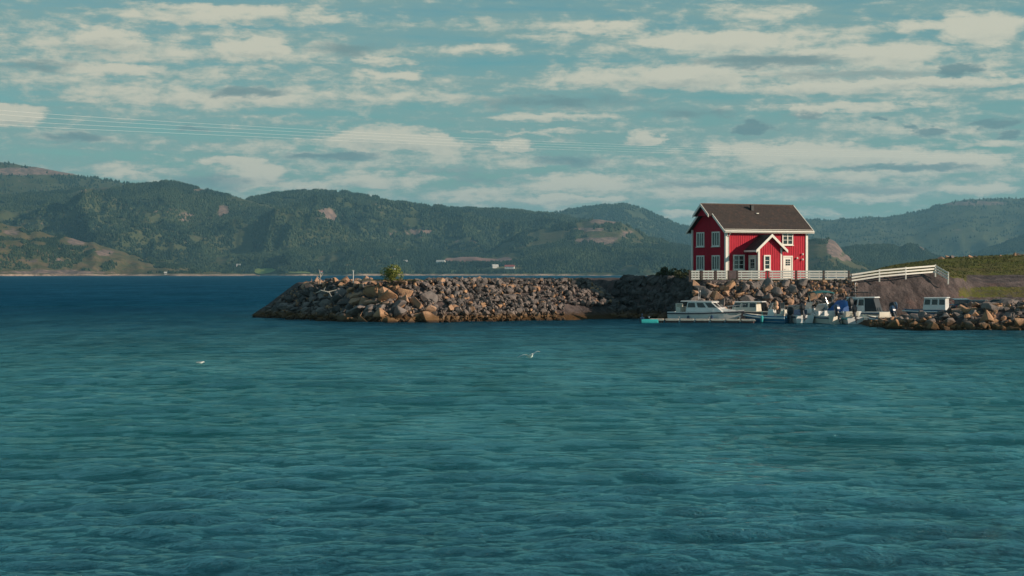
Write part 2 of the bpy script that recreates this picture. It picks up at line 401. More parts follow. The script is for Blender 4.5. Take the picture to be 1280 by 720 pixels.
HL['K'] = Hill([(980,346),(1040,312),(1070,305),(1100,304),(1125,307),(1140,303),(1152,306),(1165,316),(1200,326),(1260,333),(1400,330),(1700,320),(1900,346)], 5900, 5300, 10, bare=.2, warm=.3, patches=[(1154,309,9,5,.9)], rough=.15)
HL['J'] = Hill([(-700,330),(-100,332),(100,330),(200,323),(300,314),(400,306),(470,302),(520,308),(560,315),(620,317),(660,308),(700,303),(760,303),(850,306),(920,312),(1000,322),(1100,326),(1300,330),(1700,325),(1900,346)], 5700, 5000, 12, bare=.06, warm=.25, patches=[(500,307,30,3,.6),(660,300,40,3,.5),(250,322,30,2,.5)], rough=.62, noiseL=260, a=.35)
for k, hl in HL.items():
    hl.build(max(min(hl.px), -700), min(max(hl.px), 1900))

# fields on the low shore land
field_spots = [(556,640,322.5,326.5,(.16,.085,.07),(.23,.12,.10)), (318,345,336.5,343.0,(.13,.19,.035),(.20,.26,.05)), (595,655,334.5,337.0,(.14,.16,.045),(.24,.20,.08)), (360,388,340.5,343,(.09,.13,.03),(.12,.16,.04)), (195,232,309.5,311,(.07,.10,.04),(.08,.11,.04))]
J = HL['J']
for (x0, x1, y0, y1, c0, c1) in field_spots[:4]:
    pxs = np.linspace(x0, x1, 30); rows = []
    _, tb = J.at((x0+x1)/2, y1); _, tt_ = J.at((x0+x1)/2, y0)
    ts = np.linspace(tb, tt_, 14); T, PX = np.meshgrid(ts, pxs, indexing='ij')
    # uneven outline
    mid = (tb+tt_)/2; k_ = np.clip(4*(PX-x0)*(x1-PX)/(x1-x0)**2, 0, 1)**.35
    T = mid+(T-mid)*k_
    X, Y, z = J.pos(PX, T)
    ts_y = HZ-(z-CH)*F/Y
    mt = M('field %d' % x0, [(a+b_)/2 for a, b_ in zip(c0, c1)], 1, .25, .02)
    o = npmesh('meadow' if c0[1] > c0[0]*.95 else 'field', np.stack([X, Y, z+2.2], -1).reshape(-1, 3), gridfaces(14, 30), mt, True)
    tag(o, None, None, None, 'structure')

# forest: tens of thousands of small trees, one object
rs = np.random.RandomState(3)
TP = []; 
for k, hl in HL.items():
    if hl.forest <= 0: continue
    p0 = max(min(hl.px), -350); p1 = min(max(hl.px), 1650)
    n = int((p1-p0)*(62 if k in 'BC' else 46 if k in 'J' else 34)*hl.forest*1.15)
    px = rs.uniform(p0, p1, n*2); t = rs.uniform(.015, 1.03, n*2)**.9
    X, Y, z, py = hl.proj(px, t)
    rk = hl.rock(X, Y, z, px, py)
    dens = fbm(X/160, Y/220, 4, 61)
    ok = (z > 6) & (rk+(fbm(X/24, z/12, 3, 44)-.5)*1.5 < .45+rs.uniform(-.12, .12, n*2)) & (dens > .34 if k in 'BCDJIK' else fbm(X/38, Y/80, 3, 13) > (.585 if k == 'F' else .48))
    for (x0, x1, y0, y1, _, _) in field_spots: ok &= ~((px > x0-1) & (px < x1+1) & (py > y0-.5) & (py < y1+2.6))
    X = X[ok][:n]; Y = Y[ok][:n]; z = z[ok][:n]
    hh = rs.uniform(5.5, 11.5, len(X))*(1.25 if hl.Dc > 7000 else 1)*(.62 if k in 'FH' else 1)
    TP.append(np.stack([X, Y, z, hh], -1))
TP = np.vstack(TP); n = len(TP); print('trees', n)
prof = [(0, .10), (.12, .30), (.42, .26), (.75, .13)]
ns = 5; vs = []
ang = rs.uniform(0, 6.28, n)
lean = rs.normal(0, .03, (n, 2)); fat = rs.uniform(.8, 1.5, n)
for (h, r) in prof:
    for kk in range(ns):
        a = ang+kk*2*math.pi/ns; rr = TP[:, 3]*r*fat*rs.uniform(.75, 1.25, n)
        vs.append(np.stack([TP[:, 0]+np.cos(a)*rr, TP[:, 1]+np.sin(a)*rr, TP[:, 2]-1+TP[:, 3]*h*rs.uniform(.9, 1.1, n)], -1))
vs.append(np.stack([TP[:, 0]+lean[:, 0]*TP[:, 3], TP[:, 1]+lean[:, 1]*TP[:, 3], TP[:, 2]-1+TP[:, 3]], -1))
VV = np.stack(vs, 1).reshape(-1, 3); per = len(prof)*ns+1
fl = []
for i in range(len(prof)-1):
    for kk in range(ns):
        k2 = (kk+1) % ns; fl += [(i*ns+kk, i*ns+k2, (i+1)*ns+k2), (i*ns+kk, (i+1)*ns+k2, (i+1)*ns+kk)]
i = len(prof)-1
for kk in range(ns): fl.append((i*ns+kk, i*ns+(kk+1) % ns, per-1))
fl = np.array(fl); FF = (fl[None]+np.arange(n)[:, None, None]*per).reshape(-1, 3)
o = npmesh('forest', VV, FF, pine_mat, False); tag(o, 'dark green forest covering the hills across the fjord', 'forest', None, 'stuff')

# farm buildings across the water
wwall = M('white painted timber', (.75, .74, .70), .7, .08, 1.0)
def farm(px, py, L, Wd, H, rz, roofc, label, name='farmhouse', hl=J):
    p, _ = hl.at(px, py); t = empty(name, (p.x, p.y, p.z+.5), rz, label, 'building', None)
    if name != 'boathouse': L *= 1.25; Wd *= 1.2; H *= 1.3
    else: L *= .7; Wd *= .8; H *= .7
    w = MB(); w.box((0,0,H/2), (L, Wd, H)); w.add([(-L/2,-Wd/2,H),(-L/2,Wd/2,H),(-L/2,0,H+Wd*.4),(L/2,-Wd/2,H),(L/2,Wd/2,H),(L/2,0,H+Wd*.4)], [(0,2,1),(3,4,5)])
    w.build('wall', wwall, t)
    r = MB()
    for s_ in (-1, 1):
        r.span((0, s_*(Wd/2+.6), H-.35), (0, 0, H+Wd*.4+.15), L+1.2, .35, up=Vector((0,0,1)))
    r.build('roof', roofc, t)
    for q in (-.28, .05, .3):
        wi = MB(); wi.box((q*L, -Wd/2-.06, H*.5), (1.4, .1, 1.6)); wi.build('window', M('far dark window', (.03,.04,.05), .2, .1), t)
gr = M('grey sheet roof', (.30, .31, .31), .6, .15, .3); rr_ = M('red tile roof', (.34, .07, .05), .7, .2, .3); pr = M('pale roof', (.55, .54, .5), .6, .1, .3)
farm(551, 331.0, 19, 10, 6, R(-20), pr, 'white barn below the left end of the brown field across the fjord', 'barn')
farm(619, 335.4, 13, 8, 4.5, R(15), pr, 'small white house on the yellow strip left of the red-roofed farmhouse')
farm(637, 336.6, 20, 9, 5, R(-8), rr_, 'white farmhouse with red roof on the yellow strip across the fjord')
farm(488, 340.0, 22, 10, 5, R(-25), gr, 'white house on the far shore just above the bush on the breakwater')
farm(298, 334.0, 9, 6, 4, R(10), gr, 'tiny pale hut in the forest left of the bright green meadow')
farm(507, 329.0, 9, 6, 4, R(10), gr, 'tiny pale hut in the forest left of the white barn')
farm(402, 341.5, 8, 6, 5, R(30), rr_, 'small red-roofed boathouse on the far shore beside the green meadow', 'boathouse')
farm(207, 343.2, 8, 6, 5, R(10), pr, 'tiny white boathouse at the foot of the brown headland', 'boathouse', HL['F'])

# ================================================================ near ground
def seg_d(X, Y, a, b):
    ax, ay = a; bx, by = b; dx, dy = bx-ax, by-ay; t = np.clip(((X-ax)*dx+(Y-ay)*dy)/(dx*dx+dy*dy), 0, 1)
    return np.hypot(X-ax-t*dx, Y-ay-t*dy), t
def poly_sd(X, Y, pts):
    """positive inside"""
    X = np.asarray(X, float); Y = np.asarray(Y, float)
    d = np.full(X.shape, 1e9); ins = np.zeros(X.shape, bool); n = len(pts)
    for i in range(n):
        a = pts[i]; b = pts[(i+1) % n]; q, _ = seg_d(X, Y, a, b); d = np.minimum(d, q)
        cnd = ((a[1] > Y) != (b[1] > Y)); xx = (b[0]-a[0])*(Y-a[1])/((b[1]-a[1]) or 1e-9)+a[0]
        ins ^= cnd & (X < xx)
    return np.where(ins, d, -d)
def W2(px, D): return ((px-640)*D/F, D)
SP0 = W2(404, 177.0); SP1 = W2(800, 191.0)
bwp = [W2(315, 190.0), W2(395, 176.5), W2(472, 168.6), W2(560, 171.5), W2(800, 183.5), W2(800, 204), W2(325, 209), W2(308, 200)]
def bw_h(X, Y):
    return np.minimum(poly_sd(X, Y, bwp)*.72, 3.72)
pad = [W2(862, 174.6), W2(1075, 174.2), W2(1500, 182), W2(1500, 290), W2(700, 290), W2(672, 206), W2(776, 186)]
bench = [W2(1086, 152.5), W2(1130, 147.5), W2(1200, 145), W2(1290, 143), W2(1700, 142), W2(1700, 200), W2(1060, 200), W2(1055, 174), W2(1075, 160)]
def ground_h(X, Y):
    X = np.asarray(X, float); Y = np.asarray(Y, float); PXX = 640+X*F/Y
    h1 = np.minimum(3.72+.0*X, poly_sd(X, Y, pad)*1.55-.15)
    right = sstep(1040, 1110, PXX)
    # grassy knoll to the right behind the fence
    crest = np.interp(PXX, [1020,1060,1100,1140,1180,1240,1290,1700], [0,.45,1.25,1.85,2.35,2.6,2.75,3.2])
    kn = 3.72+crest*sstep(178, 216, Y)*(1-.6*sstep(225, 290, Y))
    rise = np.interp(PXX, [1060,1110,1172,1186,1230,1700], [0,.55,.85,.3,-.5,-.5])*sstep(175, 179, Y)*(1-sstep(185,205,Y))
    slope = np.interp(PXX, [1060,1180,1215,1300], [1.45,1.25,.42,.36])
    hk = np.minimum(kn+rise, poly_sd(X, Y, pad)*slope+np.interp(PXX, [1060,1180,1215,1300], [-.1,.3,.65,.65]))
    h = np.where(PXX > 1055, np.maximum(hk*right+h1*(1-right), -3), h1)
    sdb = poly_sd(X, Y, bench); hb = np.minimum(np.interp(PXX, [1080,1110,1160,1230,1300], [.3,.4,.75,1.75,2.0]), sdb*.50-.1); hb = hb-(hb-np.minimum(hb, .62))*sstep(153.5, 157, Y)
    h = np.maximum(h, np.maximum(hb, bw_h(X, Y)-.35))
    n_ = fbm(X/1.6, Y/1.6, 4, 21)-.5; n2_ = ridged(X/2.5, Y/4, 4, 33)-.5
    cliff = sstep(1040, 1075, PXX)*(1-sstep(1200, 1235, PXX))*sstep(.8, 1.8, h)*(1-sstep(182, 186, Y))
    return h+n_*.28*np.clip(h+.3, 0, 1)+cliff*n2_*.9*(1-sstep(3.4, 4.4, h))
xs = np.arange(-34, 92, .30); ys = np.concatenate([np.arange(138, 216, .30), np.arange(216, 300, 2.0)])
YY, XX = np.meshgrid(ys, xs, indexing='ij')
ZZ = ground_h(XX, YY)-.02
gm, nt, b = newmat('earth and grass')
p = worldpos(nt); g = attr(nt, 'grass'); st = attr(nt, 'sand')
n1 = noise(nt, p, .35, 6, .7); n2 = noise(nt, p, 2.2, 6, .7); n3 = noise(nt, mapping(nt, p, (1,1,.4)), .9, 5, .7)
earth = mixc(nt, n3.smooth(.35, .68), (.055, .047, .048), (.145, .115, .110))
earth = mixc(nt, n1.smooth(.5, .75), earth, (.14, .09, .082))
gras = mixc(nt, n1.smooth(.35, .65), (.055, .066, .015), (.11, .125, .022))
gras = mixc(nt, noise(nt, p, .16, 6, .75).smooth(.45, .62)*.5, gras, (.11, .075, .045)); gras = mixc(nt, n2.smooth(.48, .7), gras, (.14, .115, .045))
c_ = mixc(nt, (g+(n2-.5)*.9+(n1-.5)*.6).smooth(.42, .6), earth, gras)
zz_ = sep(nt, p)[2]
c_ = mixc(nt, (zz_+(n2-.5)*.5).smooth(.25, .9, 1, 0), c_, (.075, .042, .018))
setc(nt, b, c_); b.inputs['Roughness'].default_value = .95; b.inputs['Specular IOR Level'].default_value = .15
bump(nt, b, n2, 1, .25)
PXX = 640+XX*F/YY; PYY = HZ-(ZZ-CH)*F/YY
gr_ = np.where(YY > 181.5, 1.0, .15)*sstep(3.2, 3.6, ZZ)
gr_ = np.where((PXX > 1065) & (YY > 180) & (ZZ > 3.9), 1.0, gr_)
gr_ = np.maximum(gr_, (sstep(1185, 1205, PXX)*sstep(355, 359, PYY)*(1-sstep(371, 374, PYY))))
gr_ = gr_*(1-sstep(1200, 1215, PXX)*sstep(342, 345, PYY)*(1-sstep(356, 359, PYY))*.85)
gr_ = np.where((PXX < 860), .25, gr_); gr_ = gr_*(1-.42*sstep(355, 357, PYY)*(PXX > 1180))
grd = npmesh('ground', np.stack([XX, YY, ZZ], -1).reshape(-1, 3), gridfaces(len(ys), len(xs)), gm, True, {'grass': gr_, 'sand': gr_*0})
tag(grd, None, None, None, 'structure')
# grass tufts (one mass)
rs = np.random.RandomState(8); n = 16000
px = rs.uniform(1055, 1420, n); D = rs.uniform(179, 222, n); X = (px-640)*D/F; z = ground_h(X, D); 
py = HZ-(z-CH)*F/D
ok = (z > 3.3) & ((D > 181) | (z > 3.8)) & (fbm(X/3, D/3, 3, 15) > .36) & ~((px > 1205) & (py > 343) & (py < 356))
X = X[ok]; D = D[ok]; z = z[ok]; k = len(X)
px2 = rs.uniform(868, 1070, 6000); D2 = rs.uniform(177.5, 181, 6000); X2 = (px2-640)*D2/F; z2 = ground_h(X2, D2); o2 = z2 > 3.4
X = np.concatenate([X, X2[o2]]); D = np.concatenate([D, D2[o2]]); z = np.concatenate([z, z2[o2]])
px3 = rs.normal(489, 17, 1400); D3 = rs.uniform(173.6, 177, 1400); X = np.concatenate([X, (px3-640)*D3/F]); D = np.concatenate([D, D3]); z = np.concatenate([z, np.full(1400, 3.74)]); k = len(X)
a = rs.uniform(0, 6.28, k); hgt = rs.uniform(.04, .13, k)*np.where(np.arange(k) > k-o2.sum(), .7, 1); w = rs.uniform(.03, .08, k)
b0 = np.stack([X-np.cos(a)*w, D-np.sin(a)*w, z-.03], -1); b1 = np.stack([X+np.cos(a)*w, D+np.sin(a)*w, z-.03], -1)
tp = np.stack([X+rs.normal(0, .06, k), D+rs.normal(0, .06, k), z+hgt], -1)
gmat = M('grass blades', (.070, .080, .020), .9, .5, .5)
o = npmesh('grass', np.stack([b0, b1, tp], 1).reshape(-1, 3), np.arange(k*3).reshape(-1, 3), gmat); tag(o, 'rough green grass on the bank behind the white fence', 'grass', None, 'stuff')

# ================================================================ stones
def rock_mat(name, a, b_, tint):
    m, nt, b = newmat(name); p = worldpos(nt)
    oi = nt.nodes.new('ShaderNodeObjectInfo'); rn = S(nt, oi.outputs['Random'])
    n1 = noise(nt, p, 1.3, 6, .65); n2 = noise(nt, p, 7, 5, .7)
    c = mixc(nt, n1.smooth(.35, .65), a, b_); c = mixc(nt, rn*.7, c, tint)
    c = mixc(nt, n2.smooth(.55, .75)*.6, c, [q*.45 for q in a])
    z_ = sep(nt, p)[2]
    c = mixc(nt, (z_+(n1-.5)*.9).smooth(.35, 1.0, .85, 0), c, (.13, .068, .022))
    c = mixc(nt, (z_+(n1-.5)*.3).smooth(.08, .3, .9, 0), c, (.035, .02, .012))
    setc(nt, b, c); b.inputs['Roughness'].default_value = .85; b.inputs['Specular IOR Level'].default_value = .3
    bump(nt, b, n2*.5+n1, .8, .12); return m
rust = rock_mat('rusty pink granite', (.30, .165, .10), (.46, .275, .155), (.36, .24, .18))
greyr = rock_mat('grey granite', (.13, .115, .11), (.26, .225, .205), (.19, .155, .145))
darkr = rock_mat('dark and shaded granite', (.055, .052, .052), (.12, .105, .10), (.10, .09, .085))  # darker granite; puts shade into the colour on the tip and wall corner
rubm = rock_mat('quarried rubble', (.105, .09, .085), (.23, .185, .165), (.15, .12, .11))
def rockmesh(i, mat):
    r = random.Random(i*7+1); bm = bmesh.new()
    # a broken block: convex hull of points scattered near the corners and faces of a skewed box
    for k in range(r.randint(11, 16)):
        v = Vector((r.gauss(0,1), r.gauss(0,1), r.gauss(0,1))).normalized()
        m_ = max(abs(v.x), abs(v.y), abs(v.z)); bm.verts.new(v*(.35+.45/m_)*r.uniform(.88, 1.08))
    res = bmesh.ops.convex_hull(bm, input=bm.verts); bmesh.ops.delete(bm, geom=[g for g in res['geom_interior'] if isinstance(g, bmesh.types.BMVert)], context='VERTS')
    bmesh.ops.dissolve_limit(bm, angle_limit=R(9), verts=bm.verts, edges=bm.edges)
    bmesh.ops.bevel(bm, geom=list(bm.edges), offset=.045, segments=1, affect='EDGES', profile=.6)
    bmesh.ops.triangulate(bm, faces=bm.faces); bmesh.ops.subdivide_edges(bm, edges=bm.edges, cuts=1)
    for v in bm.verts: v.co += v.co.normalized()*r.uniform(-.018, .018)
    bmesh.ops.scale(bm, vec=(r.uniform(1.0, 1.3), r.uniform(.85, 1.05), r.uniform(.65, .95)), verts=bm.verts)
    me = bpy.data.meshes.new('boulder'); bm.to_mesh(me); bm.free(); me.materials.append(mat)
    me.polygons.foreach_set('use_smooth', [True]*len(me.polygons)); me.set_sharp_from_angle(angle=R(14)); return me
RK = {m_.name: [rockmesh(i+j*20, m_) for i in range(9)] for j, m_ in enumerate((rust, greyr, darkr))}
def boulder(loc, size, mat, label, group, name='boulder'):
    o = bpy.data.objects.new(name, rnd.choice(RK[mat.name])); C.objects.link(o); o.location = loc
    o.rotation_euler = (rnd.uniform(-.5, .5), rnd.uniform(-.5, .5), rnd.uniform(0, 6.28))
    o.scale = (size*rnd.uniform(.9, 1.15),)*2+(size*rnd.uniform(.85, 1.05),)
    tag(o, label, 'boulder', group); return o
placed = []
def try_place(cands, n, smin, smax, zfun, pick, over=.72):
    c = 0
    for (X, Y) in cands:
        if c >= n: break
        s = rnd.uniform(smin, smax); z = float(zfun(X, Y))
        if any((X-a)**2+(Y-b_)**2+(z-c_)**2 < (over*(s+r_))**2 for a, b_, c_, r_ in placed): continue
        placed.append((X, Y, z, s)); mat, label, group = pick(X, Y, z)
        boulder((X, Y, z), s, mat, label, group); c += 1
    return c
# breakwater nose and front: 0.5 - 1 m radius blocks
def bwsurf(X, Y): return float(bw_h(X, Y))-.15
c1 = []
for i in range(14000):
    px = rnd.uniform(310, 572); D = rnd.uniform(167, 190); X = (px-640)*D/F; z = bwsurf(X, D)
    if z < -.22 or (z > 3.3 and float(poly_sd(X, D, bwp)) > 6.3): continue
    if px > 500 and rnd.random() < (px-500)/72*.8: continue
    c1.append((X, D))
def pickbw(X, Y, z):
    px = 640+X*F/Y
    if px < 437 and not (z > 3.0): return (darkr if rnd.random() < .7 else greyr), 'dark boulder on the shaded left tip of the breakwater', 'boulders on the shaded tip of the breakwater'  # darker stone here paints in the shade of the tip
    if z > 3.0: return (rust if rnd.random() < .75 else greyr), 'sunlit boulder along the crest of the breakwater', 'boulders on the crest of the breakwater'
    if z < 1.0: return (rust if rnd.random() < .8 else greyr), 'ochre boulder at the waterline of the breakwater nose', 'boulders at the waterline of the breakwater'
    return (rust if rnd.random() < (.8 if px < 530 else .3) else greyr), 'weathered granite boulder on the sunlit front of the breakwater', 'boulders on the front of the breakwater'
c1b = [q for q in c1 if 425 < 640+q[0]*F/q[1] < 540 and bwsurf(*q) < 2.7]
n_bw = try_place(c1b, 30, .75, 1.1, bwsurf, pickbw, .66)+try_place(c1, 115, .38, .72, bwsurf, pickbw, .64)
# right-hand spit
c2 = []
for i in range(9000):
    px = rnd.uniform(1105, 1330); D = rnd.uniform(143, 157); X = (px-640)*D/F; h = float(ground_h(X, D))
    if h < -.15 or h > 2.1: continue
    if poly_sd(X, D, bench) > 6.6: continue
    c2.append((X, D))
def picksp(X, Y, z):
    px = 640+X*F/Y
    m_ = rnd.choice([rust, greyr, greyr, darkr])
    if z > 1.45: return m_, 'boulder along the top of the rocky spit below the parked cars', 'boulders on top of the spit'
    if px < 1190: return m_, 'brown boulder on the low left end of the rocky spit', 'boulders on the low end of the spit'
    return m_, 'boulder at the water edge of the rocky spit at the right', 'boulders at the foot of the spit'
n_sp = try_place(c2, 75, .38, .95, lambda X, Y: float(ground_h(X, Y))+.12, picksp, .66)
# retaining wall below the house, stacked courses
def facepts(n, p0, p1):
    out = []
    for i in range(n):
        out.append((rnd.uniform(p0, p1), rnd.uniform(.2, 3.5)))
    return out
cnt = 0
for px, z in facepts(2600, 862, 1062):
    D = 174.4+(z+.15)/1.55; X = (px-640)*D/F; s = rnd.uniform(.45, .88)
    if px > 1000 and z < 2.2 and rnd.random() < .8: continue
    if any((X-a)**2+(D-b_)**2+(z-c_)**2 < (.58*(s+r_))**2 for a, b_, c_, r_ in placed): continue
    placed.append((X, D, z, s)); m_ = rnd.choice([rust, greyr, greyr])
    boulder((X, D, z), s, m_, 'boulder stacked in the rock wall below the white fence and red house', 'boulders in the rock wall below the house'); cnt += 1
    if cnt >= 68: break
# rubble mass
rs = np.random.RandomState(21)
base = []
for i in range(10):
    me = rockmesh(200+i, rubm); bm = bmesh.new(); bm.from_mesh(me); bmesh.ops.remove_doubles(bm, verts=bm.verts, dist=.22)
    bmesh.ops.triangulate(bm, faces=bm.faces); bm.verts.ensure_lookup_table()
    base.append((np.array([v.co[:] for v in bm.verts]), np.array([[v.index for v in f.verts] for f in bm.faces]))); bm.free()
vsl = []; fsl = []; off = 0; ml = []
def addstone(X, Y, z, s, mi=0):
    global off
    bv, bf = base[rs.randint(10)]; a = rs.uniform(0, 6.28, 3)
    Rm = np.array(Matrix.Rotation(a[0], 3, 'Z') @ Matrix.Rotation(a[1]*.3, 3, 'X'))
    vsl.append((bv*s*rs.uniform(.8, 1.25, 3)) @ Rm.T+np.array([X, Y, z])); fsl.append(bf+off); off += len(bv); ml.append(np.full(len(bf), mi))
nst = 0
while nst < 5600:
    px = rs.uniform(312, 800); D = rs.uniform(168, 192); X = (px-640)*D/F; z = float(bw_h(X, D))
    if z < -.05: continue
    z = min(z, 3.72)
    if px > 705 and z < 1.5: continue
    s = rs.uniform(.10, .34) if rs.rand() < .8 else rs.uniform(.3, .5)
    if px < 535: s *= .75; z -= .16
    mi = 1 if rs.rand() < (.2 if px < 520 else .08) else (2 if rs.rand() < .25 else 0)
    addstone(X, D, z-.1, s, mi); nst += 1
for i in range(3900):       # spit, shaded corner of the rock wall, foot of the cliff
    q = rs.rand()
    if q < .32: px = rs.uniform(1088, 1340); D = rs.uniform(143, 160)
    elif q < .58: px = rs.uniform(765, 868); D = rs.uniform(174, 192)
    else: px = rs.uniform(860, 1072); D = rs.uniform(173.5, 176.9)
    X = (px-640)*D/F; z = float(ground_h(X, D))
    if z < -.05: continue
    s = rs.uniform(.14, .40)
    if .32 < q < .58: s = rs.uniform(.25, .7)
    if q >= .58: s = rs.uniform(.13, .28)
    addstone(X, D, z, s, 2 if .32 < q < .58 else (0 if rs.rand() < .7 else 1))  # wall corner takes the darker stone, shade put into its colour
o = npmesh('rubble', np.vstack(vsl), np.vstack(fsl), [rubm, rust, darkr], False, None, np.concatenate(ml))
tag(o, 'small grey and brown rubble filling the breakwater and shore slopes', 'rubble', None, 'stuff')
# pale boulders on the grassy knoll
for px, py, s in ((1176,318.5,.75),(1183,317,.9),(1190,319,.7),(1205,320,.45),(1213,319.2,.7),(1220,320,.4),(1249,320.5,.5),(1268,318.5,.7),(1275,316.5,1.0),(1283,317,.9)):
    D = 213; X = (px-640)*D/F; z = float(ground_h(X, D)); o = boulder((X, D, z+s*.08), s*.55, rnd.choice([rust, greyr]), 'boulder on the skyline of the grassy knoll', 'boulders on the grassy knoll')

# ================================================================ bushes and sticks
leafm, nt, b = newmat('shrub leaves'); p = worldpos(nt); nn = noise(nt, p, 6, 3)
setc(nt, b, mixc(nt, nn.smooth(.35, .65), (.10, .13, .018), (.24, .25, .035))); b.inputs['Roughness'].default_value = .7
dleaf, nt, b = newmat('dark shrub leaves'); p = worldpos(nt); nn = noise(nt, p, 5, 3)
setc(nt, b, mixc(nt, nn.smooth(.35, .65), (.022, .034, .010), (.055, .065, .018))); b.inputs['Roughness'].default_value = .8
barkm = M('bark', (.10, .07, .05), .9, .3, 8)
def bush(p, rx, ry, h, n, mat, label, seed):
    r = np.random.RandomState(seed); t = empty('shrub', p, 0, label, 'shrub')
    nl = 7+r.randint(3); cl = [(r.normal(0, .5)*rx, r.normal(0, .5)*ry, r.uniform(.25, .9)*h, r.uniform(.25, .45)*h) for _ in range(nl)]
    V_ = []; F_ = []
    for i in range(n):
        c = cl[r.randint(nl)]; d_ = r.normal(0, 1, 3); d_ /= np.linalg.norm(d_); rr = c[3]*r.uniform(.4, 1.05)**.5
        q = np.array([c[0], c[1], c[2]])+d_*rr*np.array([1.1, 1.1, .9])
        q[2] = max(q[2], .02)
        a = r.normal(0, 1, 3); a /= np.linalg.norm(a); b_ = np.cross(a, r.normal(0, 1, 3)); b_ /= np.linalg.norm(b_); s = r.uniform(.035, .075)*(1 if h < 2 else 1.3)
        k = len(V_); V_ += [q-a*s*1.4, q+b_*s*.6, q+a*s*1.4, q-b_*s*.6]; F_.append((k, k+1, k+2, k+3))
    o = npmesh('foliage', V_, F_, mat); o.parent = t
    st_ = MB()
    for c in cl: st_.tube([(0,0,-.2), (c[0]*.5, c[1]*.5, c[2]*.5), (c[0], c[1], c[2])], [.04, .025, .01], 5)
    st_.build('stem', barkm, t)
bush(P(490, 174.5, 3.45), .7, .5, 1.45, 2700, leafm, 'bright green shrub growing on top of the breakwater', 4)
for i, (px, D, rx, h) in enumerate(((833,187,.8,1.3),(845,184,.9,1.1),(858,181,.9,1.0),(871,179,.6,.75))):
    bush(P(px, D, 3.55), rx, .6, h, 2600, dleaf, ['dark shrub at the left end of the low row left of the house', 'dark shrub second from the left below the house gable', 'dark shrub on the corner of the rock wall left of the fence', 'small dark shrub in front of the first fence panel'][i], 30+i)
mk = MB(); mk.tube([(0,0,-.3),(0,0,.75)], .045, 8); mk.box((0,0,.8), (.12,.12,.1)); o = mk.build('marker_post', M('white weathered paint', (.6,.6,.58), .7, .1)); o.location = P(441.5, 175, 3.8); tag(o, 'slim white marker post standing on the breakwater crest', 'post')
mk = MB(); mk.tube([(0,0,-.3),(.05,0,.4),(-.1,0,1.0)], [.06,.05,.03], 6); mk.tube([(.03,0,.3),(.28,.05,.7)], [.04,.02], 6); mk.tube([(.04,0,.1),(-.3,0,.42)], [.04,.02], 6)
drift = M('bleached driftwood', (.42,.38,.33), .8, .2, 5)
o = mk.build('driftwood_stump', drift); o.location = P(400, 174.5, 3.7); tag(o, 'forked bleached driftwood sticking up from the breakwater tip', 'driftwood')
mk = MB(); mk.tube([(-.9,0,0),(-.4,-.1,.25),(.2,-.1,.1),(1.0,0,.3)], [.03,.06,.06,.03], 6); mk.tube([(-.2,-.1,.15),(0,-.2,.55)], [.04,.02], 6); mk.tube([(.3,-.1,.1),(.55,-.25,-.3)], [.04,.02], 6)
o = mk.build('driftwood_branch', drift); o.location = P(407, 170.6, 2.6); tag(o, 'bleached driftwood branch lying across the dark rocks of the breakwater', 'driftwood')

# ================================================================ red house
def board_mat(name, a, b_):
    m, nt, b = newmat(name); v = coords(nt)
    n = noise(nt, mapping(nt, v, (3, 3, .5)), 2, 5, .6); n2 = noise(nt, v, .5, 3)
    c = mixc(nt, n.smooth(.3, .7), a, b_); c = mixc(nt, n2.smooth(.5, .8)*.3, c, [q*.75 for q in a]); setc(nt, b, c)
    b.inputs['Roughness'].default_value = .65; b.inputs['Specular IOR Level'].default_value = .3; return m
redm = board_mat('red stained boards', (.42, .007, .028), (.54, .010, .038))
whm = board_mat('white painted wood', (.76, .74, .67), (.84, .82, .75))
roofm, nt, b = newmat('brown roof shingles'); v = coords(nt)
br = nt.nodes.new('ShaderNodeTexBrick'); nt.links.new(mapping(nt, v, (1,1,1)).s, br.inputs['Vector'])
br.inputs['Scale'].default_value = 1; br.inputs['Brick Width'].default_value = .32; br.inputs['Row Height'].default_value = .22; br.inputs['Mortar Size'].default_value = .02
br.inputs['Color1'].default_value = (.032, .024, .022, 1); br.inputs['Color2'].default_value = (.052, .037, .032, 1); br.inputs['Mortar'].default_value = (.03, .02, .018, 1)
nn = noise(nt, v, .9, 5, .7); n5 = noise(nt, v, 2.6, 4)
cc = mixc(nt, nn.smooth(.5, .75)*.7, S(nt, br.outputs['Color']), (.11, .054, .034)); cc = mixc(nt, n5.smooth(.6, .8)*.5, cc, (.10, .09, .05)); setc(nt, b, cc)
b.inputs['Roughness'].default_value = .85; bump(nt, b, S(nt, br.outputs['Fac'])*-1.0, .6, .03)
glass = M('dark window glass', (.018, .024, .028), .06, .2, 1.0, spec=.8)
dkroof = roofm
HA = R(25); L = 9.05; Wd = 6.25; WH = 4.87; RH = 7.15
hx, hy = W2(907.5, 181.5)
house = empty('house', (hx, hy, 3.72), HA, 'red wooden two-storey house with white trim and brown roof on the rock wall', 'house')
